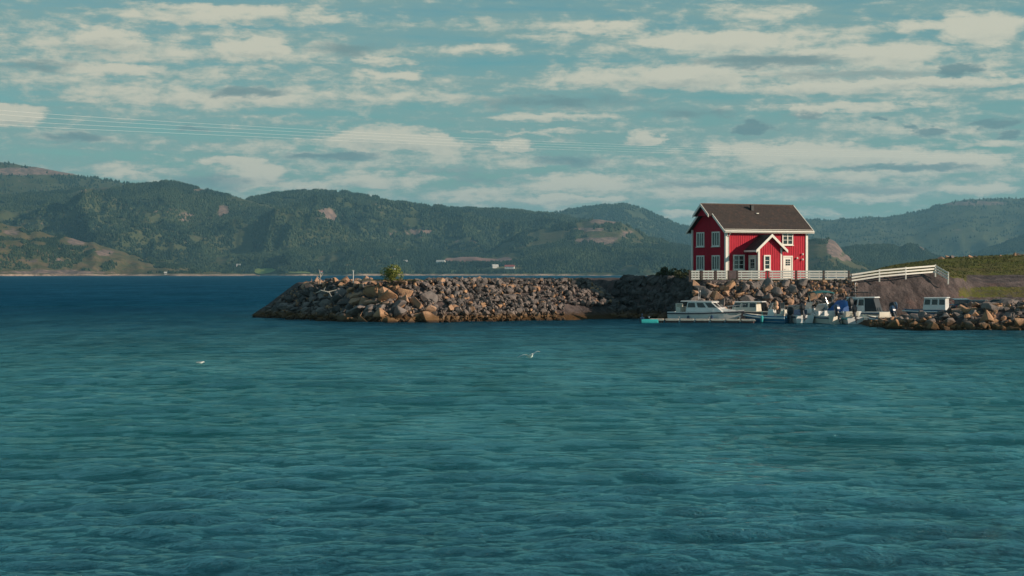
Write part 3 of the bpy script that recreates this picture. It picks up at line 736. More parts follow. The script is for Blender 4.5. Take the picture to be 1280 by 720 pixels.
# local: x along the front wall to the right, y back, z up; front wall in the plane y = 0
def wallbox(poly, battens, name='wall', parent=house, mat=None):
    pass
w = MB()
w.add([(0,0,-.3),(L,0,-.3),(L,Wd,-.3),(0,Wd,-.3),(0,0,WH),(L,0,WH),(L,Wd,WH),(0,Wd,WH),(0,Wd/2,RH-.22),(L,Wd/2,RH-.22)],
      [(0,1,5,4),(1,2,6,9,5),(2,3,7,6),(3,0,4,8,7),(4,5,9,8),(6,7,8,9)])
sl_ = (RH-.22-WH)/(Wd/2)
x_ = .2
while x_ < L-.1:
    w.box((x_, -.015, WH/2-.15), (.055, .03, WH+.28)); w.box((x_, Wd+.015, WH/2-.15), (.055, .03, WH+.28)); x_ += .205
y_ = .2
while y_ < Wd-.1:
    top = WH+min(y_, Wd-y_)*sl_-.04
    w.box((-.015, y_, (top-.3)/2), (.03, .055, top+.3)); w.box((L+.015, y_, (top-.3)/2), (.03, .055, top+.3)); y_ += .205
w.build('wall', redm, house)
fo = MB(); fo.box((L/2, Wd/2, -.3), (L+.12, Wd+.12, .7)); fo.build('foundation', M('concrete', (.30,.29,.27), .9, .15, 2), house)
for cx, cy in ((.03,.03),(L-.03,.03),(.03,Wd-.03),(L-.03,Wd-.03)):
    c_ = MB(); c_.box((cx, cy, WH/2), (.26, .26, WH)); c_.build('corner_board', whm, house, bevel=.01)
# roof with the ridge part reaching further out over the gable
slp = (RH-WH)/(Wd/2); ev = .42; oL, oL2, oR = .42, .92, .52
def roofpt(y, lift=0): return RH-abs(y-Wd/2)*slp+lift+.02
ys2 = 1.45     # half-span of the forward reaching peak
rf = MB(); th = .12
def slab(mb, x0, x1, ya, yb, lift=0.0, th_=.12, mi=0):
    za, zb = roofpt(ya, lift), roofpt(yb, lift)
    mb.add([(x0,ya,za),(x1,ya,za),(x1,yb,zb),(x0,yb,zb),(x0,ya,za+th_),(x1,ya,za+th_),(x1,yb,zb+th_),(x0,yb,zb+th_)], [(0,3,2,1),(4,5,6,7),(0,1,5,4),(1,2,6,5),(2,3,7,6),(3,0,4,7)], mi)
slab(rf, -oL, L+oR, -ev, Wd/2); slab(rf, -oL, L+oR, Wd+ev, Wd/2)
slab(rf, -oL2, -oL-.002, Wd/2-ys2, Wd/2); slab(rf, -oL2, -oL-.002, Wd/2+ys2, Wd/2)
roof = rf.build('roof', roofm, house)
vp = MB(); vp.box((4.35, Wd/2-.75, roofpt(Wd/2-.75)+.32), (.28, .28, .5)); vp.box((4.35, Wd/2-.75, roofpt(Wd/2-.75)+.6), (.36, .36, .06)); vp.build('roof_vent', M('black sheet metal', (.02,.02,.022), .4, .1), roof)
vp = MB(); vp.box((4.62, Wd/2-1.3, roofpt(Wd/2-1.3)+.2), (.25, .18, .07)); vp.build('roof_step', whm, roof)
rc = MB(); rc.tube([(-oL2, Wd/2, RH+.15), (L+oR, Wd/2, RH+.15)], .07, 8); rc.build('ridge_cap', M('brown ridge', (.09,.06,.05), .7, .1), roof)
def barge(x, ya, yb, wdt=.26, t_=.06):
    """white board along the verge, from y=ya up to y=yb"""
    mb = MB(); za, zb = roofpt(ya), roofpt(yb)
    mb.add([(x,ya,za+.16),(x+t_,ya,za+.16),(x+t_,yb,zb+.16),(x,yb,zb+.16),(x,ya,za+.16-wdt),(x+t_,ya,za+.16-wdt),(x+t_,yb,zb+.16-wdt),(x,yb,zb+.16-wdt)],
           [(0,1,2,3),(4,7,6,5),(0,4,5,1),(1,5,6,2),(2,6,7,3),(3,7,4,0)]); mb.build('bargeboard', whm, roof)
for s_ in (0, 1):
    f = (lambda y: y) if s_ == 0 else (lambda y: Wd-y)
    barge(-oL-.062, f(-ev-.02), f(Wd/2-ys2+.1)); barge(-oL2-.062, f(Wd/2-ys2-.02), f(Wd/2)); barge(L+oR+.002, f(-ev-.02), f(Wd/2))
fa = MB(); fa.box((L/2+(oR-oL)/2, -ev-.035, roofpt(-ev)+.01), (L+oL+oR, .06, .22)); fa.build('fascia', whm, roof)
fa = MB(); fa.box((L/2+(oR-oL)/2, Wd+ev+.035, roofpt(-ev)+.01), (L+oL+oR, .06, .22)); fa.build('fascia', whm, roof)
sf = MB(); sf.box((L/2, -ev/2-.02, WH-.06), (L+oL*2, ev-.06, .04)); sf.build('soffit', whm, roof)
gt = MB(); gt.tube([(-oL, -ev-.12, roofpt(-ev)+.03), (L+oR, -ev-.12, roofpt(-ev)+.03)], .06, 8); gt.build('gutter', whm, roof)
dp = MB(); dp.tube([(.22, -ev-.1, roofpt(-ev)), (.22, -.09, roofpt(-ev)-.5), (.22, -.09, .1)], .045, 8); dp.build('downpipe', whm, house)
# soffit triangle below the forward peak
tr = MB(); tr.add([(-oL-.12, Wd/2-ys2+.1, roofpt(Wd/2-ys2+.1)-.02), (-oL-.12, Wd/2+ys2-.1, roofpt(Wd/2-ys2+.1)-.02), (-oL-.12, Wd/2, RH-.02)], [(0,1,2)])
tr.add([(-oL-.06, Wd/2-ys2+.1, roofpt(Wd/2-ys2+.1)-.02), (-oL-.06, Wd/2+ys2-.1, roofpt(Wd/2-ys2+.1)-.02), (-oL-.06, Wd/2, RH-.02)], [(0,2,1)]); tr.build('gable_peak', redm, house)
def window(parent, o, ux, w_, h_, cols, rows, nrm, frame=.11, name='window'):
    """o = lower-left corner, ux = unit vector along the wall, nrm = outward"""
    ux = Vector(ux); nrm = Vector(nrm); o = Vector(o); uz = Vector((0,0,1))
    rot = Matrix((ux, -nrm, uz)).transposed()
    def bx(mb, a, b_, c, d_, t0, t1): mb.box(o+ux*((a+b_)/2)+uz*((c+d_)/2)+nrm*((t0+t1)/2), (abs(b_-a), abs(t1-t0), abs(d_-c)), rot)
    g = MB(); bx(g, frame*.5, w_-frame*.5, frame*.5, h_-frame*.5, .0, .035); gl = g.build(name, glass, parent)
    f = MB()
    bx(f, 0, w_, 0, frame, .0, .09); bx(f, 0, w_, h_-frame, h_, .0, .09); bx(f, 0, frame, frame, h_-frame, .0, .085); bx(f, w_-frame, w_, frame, h_-frame, .0, .085)
    for i in range(1, cols):
        x = frame+(w_-2*frame)*i/cols; bx(f, x-.05, x+.05, frame, h_-frame, .0, .075)
    f.build('frame', whm, gl)
    q = MB()
    for j in range(1, rows):
        z = frame+(h_-2*frame)*j/rows; bx(q, frame, w_-frame, z-.022, z+.022, .0, .055)
    q.build('muntin', whm, gl)
    s = MB(); bx(s, -.05, w_+.05, -.06, 0, 0, .14); s.build('sill', whm, gl)
    return gl
fr, fn = (1,0,0), (0,-1,0)
window(house, (.74, -.03, .98), fr, 1.25, 1.42, 2, 3, fn)
window(house, (6.22, -.03, 3.35), fr, 1.22, 1.34, 2, 3, fn)
gx, gn = (0,-1,0), (-1,0,0)
for z0 in (.95, 3.2):
    for f0 in (.15, .61):
        ytop = Wd*(1-f0); window(house, (-.03, ytop, z0), gx, 1.42, 1.42, 3, 1, gn, .12)
def door(parent, o, ux, nrm, w_=1.1, h_=2.3, colr=whm, glassbox=(.28,1.38,.56,.62), cols=2, rows=3):
    ux = Vector(ux); nrm = Vector(nrm); o = Vector(o); uz = Vector((0,0,1)); rot = Matrix((ux, -nrm, uz)).transposed()
    def bx(mb, a, b_, c, d_, t0, t1): mb.box(o+ux*((a+b_)/2)+uz*((c+d_)/2)+nrm*((t0+t1)/2), (abs(b_-a), abs(t1-t0), abs(d_-c)), rot)
    d_ = MB(); bx(d_, .1, w_-.1, 0, h_-.1, 0, .05)
    for a, b_, c, e in ((.2, w_/2-.04, .15, 1.1), (w_/2+.04, w_-.2, .15, 1.1)): bx(d_, a, b_, c, e, .0, .065)
    dd_ = d_.build('door', colr, parent)
    f = MB(); bx(f, 0, .1, 0, h_, 0, .09); bx(f, w_-.1, w_, 0, h_, 0, .09); bx(f, 0, w_, h_-.1, h_+.03, 0, .1); f.build('door_frame', whm, dd_)
    x0, z0, gw, gh = glassbox; g = MB()
    for i in range(cols):
        for j in range(rows):
            bx(g, x0+gw*i/cols+.02, x0+gw*(i+1)/cols-.02, z0+gh*j/rows+.02, z0+gh*(j+1)/rows-.02, .0, .058)
    g.build('door_window', glass, dd_)
    hd = MB(); hd.tube([o+ux*(.2)+uz*1.05+nrm*.05, o+ux*(.2)+uz*1.05+nrm*.12, o+ux*(.32)+uz*1.05+nrm*.12], .015, 6); hd.build('handle', M('steel handle', (.5,.5,.5), .3, .05, 1, metal=1), dd_)
door(house, (6.30, -.03, 0), fr, fn)
for x, z in ((7.88, 2.12), (8.5, 2.5), (8.5, 2.0)):
    lm = MB(); lm.box((x, -.07, z), (.1, .1, .12)); lm.ell((x, -.16, z-.02), (.09, .09, .11), nu=10, nv=6); lm.build('wall_lamp', whm, house)
st_ = MB(); st_.box((6.85, -.6, -.1), (1.6, 1.1, .2)); st_.box((6.85, -1.3, -.2), (1.6, .35, .2)); st_.build('doorstep', M('concrete step', (.32,.31,.29), .9, .15, 2), house)
# porch
PX0, PX1, PD = 2.42, 5.02, 1.85; PE = 2.72; PR = 4.22; pc = (PX0+PX1)/2; po = .44; pf = .32
porch = MB()
psl = (PR-PE)/(PX1-PX0)*2*(1-.0)
psl = (PR-PE)/((PX1-PX0)/2+po)
pe_w = PR-psl*(PX1-PX0)/2
porch.add([(PX0,-PD,-.2),(PX1,-PD,-.2),(PX1,-.02,-.2),(PX0,-.02,-.2),(PX0,-PD,pe_w),(PX1,-PD,pe_w),(PX1,-.02,pe_w),(PX0,-.02,pe_w),(pc,-PD,PR-.03),(pc,-.02,PR-.03)],
          [(0,1,5,8,4),(1,2,6,5),(3,0,4,7),(4,8,9,7),(5,6,9,8),(2,3,7,9,6)])
x_ = PX0+.2
while x_ < PX1-.1:
    top = pe_w+(min(x_-PX0, PX1-x_))*psl-.05; porch.box((x_, -PD-.015, (top-.2)/2), (.05, .03, top+.2)); x_ += .2
y_ = -PD+.2
while y_ < -.1:
    for xx in (PX0-.015, PX1+.015): porch.box((xx, y_, (pe_w-.2)/2), (.03, .05, pe_w+.16)); 
    y_ += .2
pw = porch.build('porch', redm, house)
pr_ = MB()
for s_ in (-1, 1):
    xe = pc+s_*((PX1-PX0)/2+po); y0, y1 = -PD-pf, -.03
    pr_.add([(xe,y0,PE),(xe,y1,PE),(pc,y1,PR),(pc,y0,PR),(xe,y0,PE+.1),(xe,y1,PE+.1),(pc,y1,PR+.1),(pc,y0,PR+.1)], [(0,3,2,1),(4,5,6,7),(0,1,5,4),(1,2,6,5),(2,3,7,6),(3,0,4,7)])
pr_.build('porch_roof', roofm, pw)
for s_ in (-1, 1):
    xe = pc+s_*((PX1-PX0)/2+po+.02); y0 = -PD-pf-.07; mb = MB()
    mb.add([(xe,y0,PE+.13),(xe,y0+.06,PE+.13),(pc,y0+.06,PR+.15),(pc,y0,PR+.15),(xe,y0,PE-.14),(xe,y0+.06,PE-.14),(pc,y0+.06,PR-.15),(pc,y0,PR-.15)], [(0,1,2,3),(4,7,6,5),(0,4,5,1),(1,5,6,2),(2,6,7,3),(3,7,4,0)])
    mb.build('bargeboard', whm, pw)
    mb = MB(); mb.box((xe, (y0+.06-.05)/2, PE+.02), (.05, abs(y0)-.13, .17)); mb.build('fascia', whm, pw)
    mb = MB(); xx = pc+s_*(PX1-PX0)/2; mb.box((xx-s_*.06, -PD+.06, pe_w/2-.05), (.18, .18, pe_w)); mb.build('corner_board', whm, pw)
window(pw, (PX0+.56, -PD-.02, .95), fr, .74, 1.42, 1, 3, fn, .13)
door(pw, (PX0-.02, -.28, .05), (0,-1,0), (-1,0,0), 1.3, 2.28, whm, (.3,.95,.7,1.0), 2, 3)

# ================================================================ fences
brownp = M('weathered brown post', (.10, .075, .065), .85, .25, 3)
mauve = M('grey brown gate boards', (.17, .125, .125), .85, .2, 3)
FD = 177.6
def fz(px, D): return max(float(ground_h((px-640)*D/F, D)), 3.6)
fence = empty('fence', P(985, FD, 3.72), 0, 'low white board fence with dark posts in front of the red house', 'fence')
def fence_panel(parent, base, a, b_, n, bw, gap, z0, post=None, mat=whm):
    mb = MB(); a = Vector(a)-base; b_ = Vector(b_)-base
    for i in range(n):
        h = z0+i*(bw+gap)+bw/2; mb.span(a+Vector((0,0,h)), b_+Vector((0,0,h)), .03, bw)
    for q in (.12, .5, .88):
        c = a.lerp(b_, q)+Vector((0,.035,0)); mb.box(c+Vector((0,0,(n*(bw+gap)-gap)/2+z0)), (.08, .035, n*(bw+gap)-gap+.02))
    return mb.build('panel', mat, parent)
spans = [(864,874.5),(878.5,892.5),(896,908.8),(922.8,956.6),(961.8,993.2),(996.8,1027.8),(1031.3,1059.5)]
for a, b_ in spans: fence_panel(fence, fence.location, P(a, FD, 3.72), P(b_, FD, 3.72), 4, .145, .08, .07)
for px in (862,876.5,894.2,910.3,921.4,959.2,995,1029.5,1061):
    mb = MB(); pp = P(px, FD+.05, 3.72)-fence.location; mb.box(pp+Vector((0,0,.38)), (.15, .15, 1.05)); mb.build('post', brownp, fence, bevel=.01)
mb = MB(); a = P(911.6, FD, 3.72)-fence.location; b_ = P(920.2, FD, 3.72)-fence.location
for i in range(6): q = a.lerp(b_, (i+.5)/6); mb.box(q+Vector((0,0,.46)), (.095, .03, .88))
mb.span(a+Vector((0,.03,.2)), b_+Vector((0,.03,.2)), .03, .1); mb.span(a+Vector((0,.03,.75)), b_+Vector((0,.03,.75)), .03, .1); mb.build('gate', mauve, fence)
f2 = empty('fence', P(1100, 176.5, 3.7), 0, 'white three-rail fence climbing the earth bank right of the rock wall', 'fence')
pts = [(1064.5,176.2,351.6),(1099.5,176.6,346.4),(1132.5,177.2,343.4),(1169.5,178.6,340.4),(1185.5,177.9,349.6)]
wp = [P(a, d_, zat(y_, d_)) for a, d_, y_ in pts]
for a, b_ in zip(wp[:-1], wp[1:]):
    mb = MB(); a = a-f2.location; b_ = b_-f2.location
    for i in range(3): h = .06+i*.27; mb.span(a+Vector((0,0,h)), b_+Vector((0,0,h)), .035, .14)
    mb.build('panel', whm, f2)
for i, a in enumerate(wp):
    mb = MB(); mb.box(a-f2.location+Vector((0,.07,.15)), (.12, .09, 1.15)); mb.build('post', whm if i else brownp, f2)

# ================================================================ boats
gel = M('white gelcoat', (.74, .74, .72), .25, .06, 1.5, coat=.4)
gelc = M('cream gelcoat', (.66, .63, .54), .35, .08, 1.5, coat=.2)
navy = M('navy blue hull', (.02, .05, .11), .3, .1, 1.5, coat=.4)
blueh = M('blue paint and hull shade', (.03, .14, .26), .35, .1, 1.5, coat=.3)
aqua = M('aqua plastic', (.03, .38, .38), .45, .1, 2)
tarp = M('blue tarpaulin', (.012, .10, .34), .6, .2, 2, bmp=.02)
blk = M('black plastic', (.015, .016, .02), .35, .1, 2)
rail_m = M('steel rail', (.6, .6, .6), .25, .05, 1, metal=1)
wood_m = M('varnished wood interior', (.28, .10, .04), .5, .2, 3)
stripe = M('dark hull stripe', (.03, .035, .06), .4, .1, 2)
brownc = M('brown canvas cover', (.15, .10, .09), .85, .15, 3)
teal = M('teal canvas', (.012, .11, .12), .8, .1, 2)
def hull_rings(L_, B, H, bowh=1.25, n=13, inset=0.0, drop=0.0):
    rings = []
    for i in range(n):
        t = i/(n-1); x = -L_/2+L_*t
        bw_ = B/2*(1 if t < .45 else max(.0, 1-((t-.45)/.55)**2.2))*(1-.08*(1-t)); bw_ = max(bw_-inset, .015)
        sh_ = H*(1+(bowh-1)*max(0, (t-.3)/.7)**1.6)-drop
        kl = -.32 if t < .7 else -.32+((t-.7)/.3)**1.8*(H*.75+.32)
        ck = max(.02, kl+.22); cb_ = bw_*.86 if t < .8 else bw_*(.86-.5*(t-.8)/.2)
        xs_ = x+(.0 if t < .7 else (sh_)*.0)
        fl_ = .18*L_*.25*max(0, (t-.75)/.25)
        rings.append([(x, 0, kl), (x+0, cb_, ck), (x+fl_, bw_, sh_), (x+fl_, bw_-.06 if bw_ > .1 else bw_*.5, sh_+.02), (x+fl_, -bw_+.06 if bw_ > .1 else -bw_*.5, sh_+.02), (x+fl_, -bw_, sh_), (x, -cb_, ck)])
    return rings
def make_hull(t, L_, B, H, mat, bowh=1.25, deckmat=gelc, strp=None, open_=False):
    rg = hull_rings(L_, B, H, bowh)
    mb = MB(); n = 7; vs = [p_ for r in rg for p_ in r]; fs = []
    for i in range(len(rg)-1):
        for k in range(n):
            if k == 3: continue            # the opening/deck
            k2 = (k+1) % n; fs.append((i*n+k, i*n+k2, (i+1)*n+k2, (i+1)*n+k))
    fs.append(tuple(range(n))[::-1]); fs.append(tuple((len(rg)-1)*n+k for k in range(n)))
    mb.add(vs, fs); h = mb.build('hull', mat, t, smooth=True)
    dk = MB(); lv = []
    for i, r in enumerate(rg):
        tt = i/(len(rg)-1); z = r[3][2]-(.42 if open_ and tt < .72 else .03)
        lv.append([(r[3][0], r[3][1]*.97, z), (r[4][0], r[4][1]*.97, z)])
    vs = [q for r in lv for q in r]; fs = [(2*i, 2*i+1, 2*i+3, 2*i+2) for i in range(len(lv)-1)]
    if open_:
        dk.add(vs, fs)
        for i in range(len(rg)-1):
            for a in (3, 4):
                p0, p1 = rg[i][a], rg[i+1][a]; q0, q1 = lv[i][a-3], lv[i+1][a-3]; dk.add([p0, p1, q1, q0], [(0,1,2,3)])
    else: dk.add(vs, fs)
    dk.build('deck', deckmat, t)
    if strp:
        sp = MB()
        for side in (1, -1):
            pts_ = []
            for r in rg:
                p_ = Vector(r[2]) if side == 1 else Vector(r[5]); p_.z -= .13; p_.y += side*.012; pts_.append(p_)
            sp.tube(pts_, .055, 6)
        sp.build('rubbing_strake', strp, t)
    return rg
def outboard(t, x, z, tilt=0.0, y=0.0, mat=blk, s=1.0):
    rot = Matrix.Rotation(tilt, 3, 'Y'); base = Vector((x, y, z))
    def T(p_): return base+rot @ (Vector(p_)*s)
    e = MB()
    rings = [[T((-.28+dx*w1, dy*w2, zz)) for dx, dy in ((-1,-.7),(-.6,-1),(.6,-1),(1,-.6),(1,.6),(.6,1),(-.6,1),(-1,.7))] for zz, w1, w2 in ((.12,.16,.12),(.22,.25,.18),(.5,.27,.19),(.66,.22,.16),(.72,.12,.09))]
    e.loft(rings); o = e.build('outboard_motor', mat, t, smooth=True)
    lg = MB(); lg.loft([[T((-.28+dx*.09, dy*.05, zz)) for dx, dy in ((-1,-1),(1,-1),(1,1),(-1,1))] for zz in (.14, -.55)])
    lg.box(T((-.34,0,-.42)), (.36*s,.2*s,.03*s), rot); lg.tube([T((-.12,0,-.66)), T((-.24,0,-.64)), T((-.42,0,-.64)), T((-.5,0,-.64))], [.02*s,.07*s,.07*s,.03*s], 8)
    lg.box(T((-.26,0,-.78)), (.12*s,.02*s,.22*s), rot); lg.build('motor_leg', M('grey motor leg', (.10,.10,.11), .4, .1), o)
    pr2 = MB()
    for k in range(3):
        a = k*2.094; r3 = Matrix.Rotation(a, 3, 'X') @ Matrix.Rotation(.5, 3, 'Z'); pr2.box(base+rot @ (Vector((-.5, math.sin(a)*-.09, math.cos(a)*.09-.64))*s), (.02*s, .09*s, .15*s), rot @ r3)
    pr2.build('propeller', M('grey motor leg', (.1,.1,.11), .4, .1), o)
    br_ = MB(); br_.box(T((-.08,0,.02)), (.14*s,.22*s,.3*s), rot); br_.build('bracket', blk, o)
def console(t, x, z, w=.8, h=.75, mat=gel, shield=True, y=0):
    mb = MB(); mb.loft([[(x-.3,y-w/2,z),(x+.42,y-w/2,z),(x+.42,y+w/2,z),(x-.3,y+w/2,z)],[(x-.22,y-w/2+.04,z+h),(x+.22,y-w/2+.04,z+h),(x+.22,y+w/2-.04,z+h),(x-.22,y+w/2-.04,z+h)]])
    c_ = mb.build('console', mat, t, bevel=.02)
    if shield:
        g = MB(); g.add([(x+.22,y-w/2,z+h),(x+.22,y+w/2,z+h),(x+.02,y+w/2-.05,z+h+.42),(x+.02,y-w/2+.05,z+h+.42),(x+.24,y-w/2,z+h),(x+.24,y+w/2,z+h),(x+.04,y+w/2-.05,z+h+.42),(x+.04,y-w/2+.05,z+h+.42)], [(0,1,2,3),(7,6,5,4),(0,4,5,1),(1,5,6,2),(2,6,7,3),(3,7,4,0)])
        gg = g.build('windscreen', M('tinted screen', (.10,.13,.14), .35, .1), c_)
        f = MB(); f.tube([(x+.23,y-w/2,z+h),(x+.03,y-w/2+.05,z+h+.44),(x+.03,y+w/2-.05,z+h+.44),(x+.23,y+w/2,z+h)], .02, 6); f.build('screen_frame', rail_m, gg)
    wl = MB(); k = 14
    wl.tube([(x-.3, y+.15*math.cos(i/k*6.283), z+h*.8+.15*math.sin(i/k*6.283)) for i in range(k+1)], .015, 5); wl.build('steering_wheel', blk, c_)
def bench_seat(t, x, z, w, mat=gelc):
    mb = MB(); mb.box((x,0,z+.2), (.42,w,.4)); mb.box((x,0,z+.44), (.44,w*.98,.08)); mb.box((x-.2,0,z+.62), (.08,w*.95,.34)); mb.build('seat', mat, t, bevel=.02)
def rails(t, pts, posts, z0, r=.016):
    mb = MB(); mb.tube(pts, r, 6)
    for p_ in posts: mb.tube([p_, (p_[0], p_[1], p_[2]-z0)], r*.8, 5)
    mb.build('rail', rail_m, t)
def fender(t, x, y, z, mat=aqua, r=.13, h=.45):
    mb = MB(); mb.tube([(x,y,z-h/2-.05),(x,y,z-h/2+.04),(x,y,z+h/2-.04),(x,y,z+h/2+.05)], [r*.3,r,r,r*.3], 10); mb.tube([(x,y,z+h/2),(x,y,z+h/2+.35)], .012, 4); mb.build('fender', mat, t, smooth=True)
def cabin(t, x0, x1, w, z0, z1, rake_f=.5, rake_b=.1, mat=gel, wins=3, overhang=.2, interior=None, roofm_=gel):
    """wheelhouse with window openings shown as glass panels set in"""
    w2 = w*.86; mb = MB()
    r0 = [(x0,-w/2,z0),(x1,-w/2,z0),(x1,w/2,z0),(x0,w/2,z0)]; r1 = [(x0+rake_b,-w2/2,z1),(x1-rake_f,-w2/2,z1),(x1-rake_f,w2/2,z1),(x0+rake_b,w2/2,z1)]
    mb.loft([r0, r1]); c_ = mb.build('cabin', mat, t, bevel=.03)
    def quad(a, b_, c, d_, off): 
        a, b_, c, d_ = map(Vector, (a, b_, c, d_)); nn = (b_-a).cross(d_-a).normalized()*off; g = MB()
        g.add([a+nn, b_+nn, c+nn, d_+nn, a-nn*.3, b_-nn*.3, c-nn*.3, d_-nn*.3], [(0,1,2,3),(7,6,5,4),(0,4,5,1),(1,5,6,2),(2,6,7,3),(3,7,4,0)]); return g
    def on(r0_, r1_, i, j, u, v):
        a = Vector(r0_[i]).lerp(Vector(r0_[j]), u); b_ = Vector(r1_[i]).lerp(Vector(r1_[j]), u); return a.lerp(b_, v)
    gm_ = interior or glass
    for (i, j, n_) in ((0,1,wins),(3,2,wins),(1,2,2)):
        for k in range(n_):
            u0 = (k+.12)/n_; u1 = (k+.88)/n_
            q = [on(r0,r1,i,j,u0,.45), on(r0,r1,i,j,u1,.45), on(r0,r1,i,j,u1,.9), on(r0,r1,i,j,u0,.9)]
            if i == 3: q = q[::-1]
            quad(*q, .018).build('cabin_window', gm_, c_)
    rf_ = MB(); rf_.loft([[(x0-overhang,-w2/2-.06,z1),(x1-rake_f+.12,-w2/2-.06,z1),(x1-rake_f+.12,w2/2+.06,z1),(x0-overhang,w2/2+.06,z1)], [(x0-overhang+.06,-w2/2+.02,z1+.09),(x1-rake_f,-w2/2+.02,z1+.07),(x1-rake_f,w2/2-.02,z1+.07),(x0-overhang+.06,w2/2-.02,z1+.09)]])
    rf_.build('cabin_roof', roofm_, c_, bevel=.02)
def canopy(t, x0, x1, w, z0, z1, mat, posts=((0,0),(1,0),(0,1),(1,1))):
    mb = MB(); rings = []
    for i in range(7):
        u = i/6; x = x0+(x1-x0)*u; zz = z1+.10*math.sin(math.pi*u); rings.append([(x, w/2*math.cos(a), zz+.14*math.sin(a)) for a in [math.pi*k/8 for k in range(9)]]+[(x, w/2*math.cos(a)*.97, zz-.03+.13*math.sin(a)) for a in [math.pi*k/8 for k in range(8,-1,-1)]])
    mb.loft(rings); c_ = mb.build('canopy', mat, t)
    pm = MB()
    for u, v in posts:
        pm.tube([(x0+(x1-x0)*(.05+.9*u), (v-.5)*w, z1+.02), (x0+(x1-x0)*(.25+.5*u), (v-.5)*w*.95, z0)], .018, 6)
    pm.build('canopy_frame', rail_m, c_)
def antenna(t, x, y, z, h=1.0, lamp=False):
    mb = MB(); mb.tube([(x,y,z),(x,y,z+h)], [.018,.008], 6)
    if lamp: mb.ell((x,y,z+h+.06), (.06,.06,.08), nu=8, nv=5)
    mb.build('mast', M('white mast', (.7,.7,.7), .4, .05), t)

def at_px(px, py_or_D, isD=False):
    D = py_or_D if isD else CH*F/(py_or_D-HZ); return P(px, D, 0)
# 1 cabin cruiser, bow to the right and a little towards us
b1 = empty('motor_boat', P(878, 170.5, 0), R(-28), 'large white cabin cruiser with dark hull stripe, leftmost boat at the pontoon', 'boat')
make_hull(b1, 6.6, 2.4, .92, gel, 1.22, gel, stripe)
cabin(b1, -1.6, 1.95, 1.95, .93, 1.84, 1.15, .15, gel, 3, .55, interior=None)
mb = MB(); mb.loft([[(1.3,-.85,.95),(2.9,-.35,1.06),(2.9,.35,1.06),(1.3,.85,.95)],[(1.4,-.7,1.28),(2.5,-.25,1.14),(2.5,.25,1.14),(1.4,.7,1.28)]]); mb.build('foredeck_trunk', gel, b1, bevel=.03)
rails(b1, [(1.0,-1.15,1.35),(2.4,-.85,1.5),(3.7,-.12,1.62),(3.7,.12,1.62),(2.4,.85,1.5),(1.0,1.15,1.35)], [(1.0,-1.12,1.35),(2.4,-.8,1.5),(3.5,-.2,1.6),(2.4,.8,1.5),(1.0,1.12,1.35)], .42)
antenna(b1, -.6, 0, 2.0, .7, True); antenna(b1, -.9, .4, 2.0, 1.1); outboard(b1, -3.3, .7, 0, 0, blk, .92); bench_seat(b1, -2.4, .9, 1.6)
fender(b1, -1.2, -1.28, .35, navy); fender(b1, 1.0, -1.2, .4, navy)
# 2 hardtop boat with brown cover
b2 = empty('motor_boat', P(930, 172.5, 0), R(158), 'white hardtop boat with brown canvas along its side behind the cruiser bow', 'boat')
make_hull(b2, 5.6, 2.1, .95, gelc, 1.15, gelc, brownc)
cabin(b2, -1.4, 1.0, 1.75, .96, 1.78, .35, .05, gelc, 3, .5)
mb = MB(); mb.loft([[(-2.6,.95,.3),(1.6,.95,.35),(1.6,1.12,.3),(-2.6,1.12,.3)],[(-2.6,.95,.88),(1.6,.95,.95),(1.6,1.08,.95),(-2.6,1.08,.88)]]); mb.build('side_cover', brownc, b2)
outboard(b2, -2.8, .75, 0, 0, blk, 1)
# 3 open boat, bow left; its bluish shade is put into the hull colour
b3 = empty('open_boat', P(958, 168.0, 0), R(152), 'blue-sided open boat with white centre console, bow pointing left', 'boat')
make_hull(b3, 3.9, 1.6, .52, blueh, 1.35, gelc, gel, True); console(b3, -.55, .22, .75, .8); bench_seat(b3, -1.4, .2, 1.3); outboard(b3, -1.95, .5, 0)
mb = MB(); mb.ell((-.95, .05, 1.42), (.17,.17,.2)); mb.ell((-.95,.05,1.15),(.2,.2,.18)); mb.build('buoy_stack', M('pale orange buoys', (.62,.36,.22), .6, .2, 4), b3)
fender(b3, 0, .98, .3)
# 4 small boat, transom towards us
b4 = empty('open_boat', P(994, 168.5, 0), R(105), 'small white open boat with a windscreen and black outboard, stern towards the viewer', 'boat')
make_hull(b4, 4.2, 1.7, .6, gel, 1.3, gelc, stripe, True); console(b4, .2, .2, 1.1, .65); bench_seat(b4, -.8, .2, 1.3, navy); outboard(b4, -2.15, .72, R(28), .25, blk, .92)
# 5 blue hull boat with rails
b5 = empty('motor_boat', P(1014, 169.2, 0), R(146), 'dark blue hulled boat with low steel rails and an aqua fender', 'boat')
make_hull(b5, 3.8, 1.7, .62, blueh, 1.2, gelc, gel); console(b5, .1, .7, 1.2, .35)
rails(b5, [(-1.6,.85,1.15),(.4,.85,1.2),(1.6,.5,1.3)], [(-1.6,.85,1.15),(-.6,.85,1.17),(.4,.85,1.2),(1.6,.5,1.3)], .45)
fender(b5, .2, 1.05, .35, aqua, .17, .5); fender(b5, 1.2, .9, .35, gelc, .12, .4)
bench_seat(b5, -1.0, .62, 1.4, gelc); outboard(b5, -1.9, .7, R(20), 0, blk, 1)
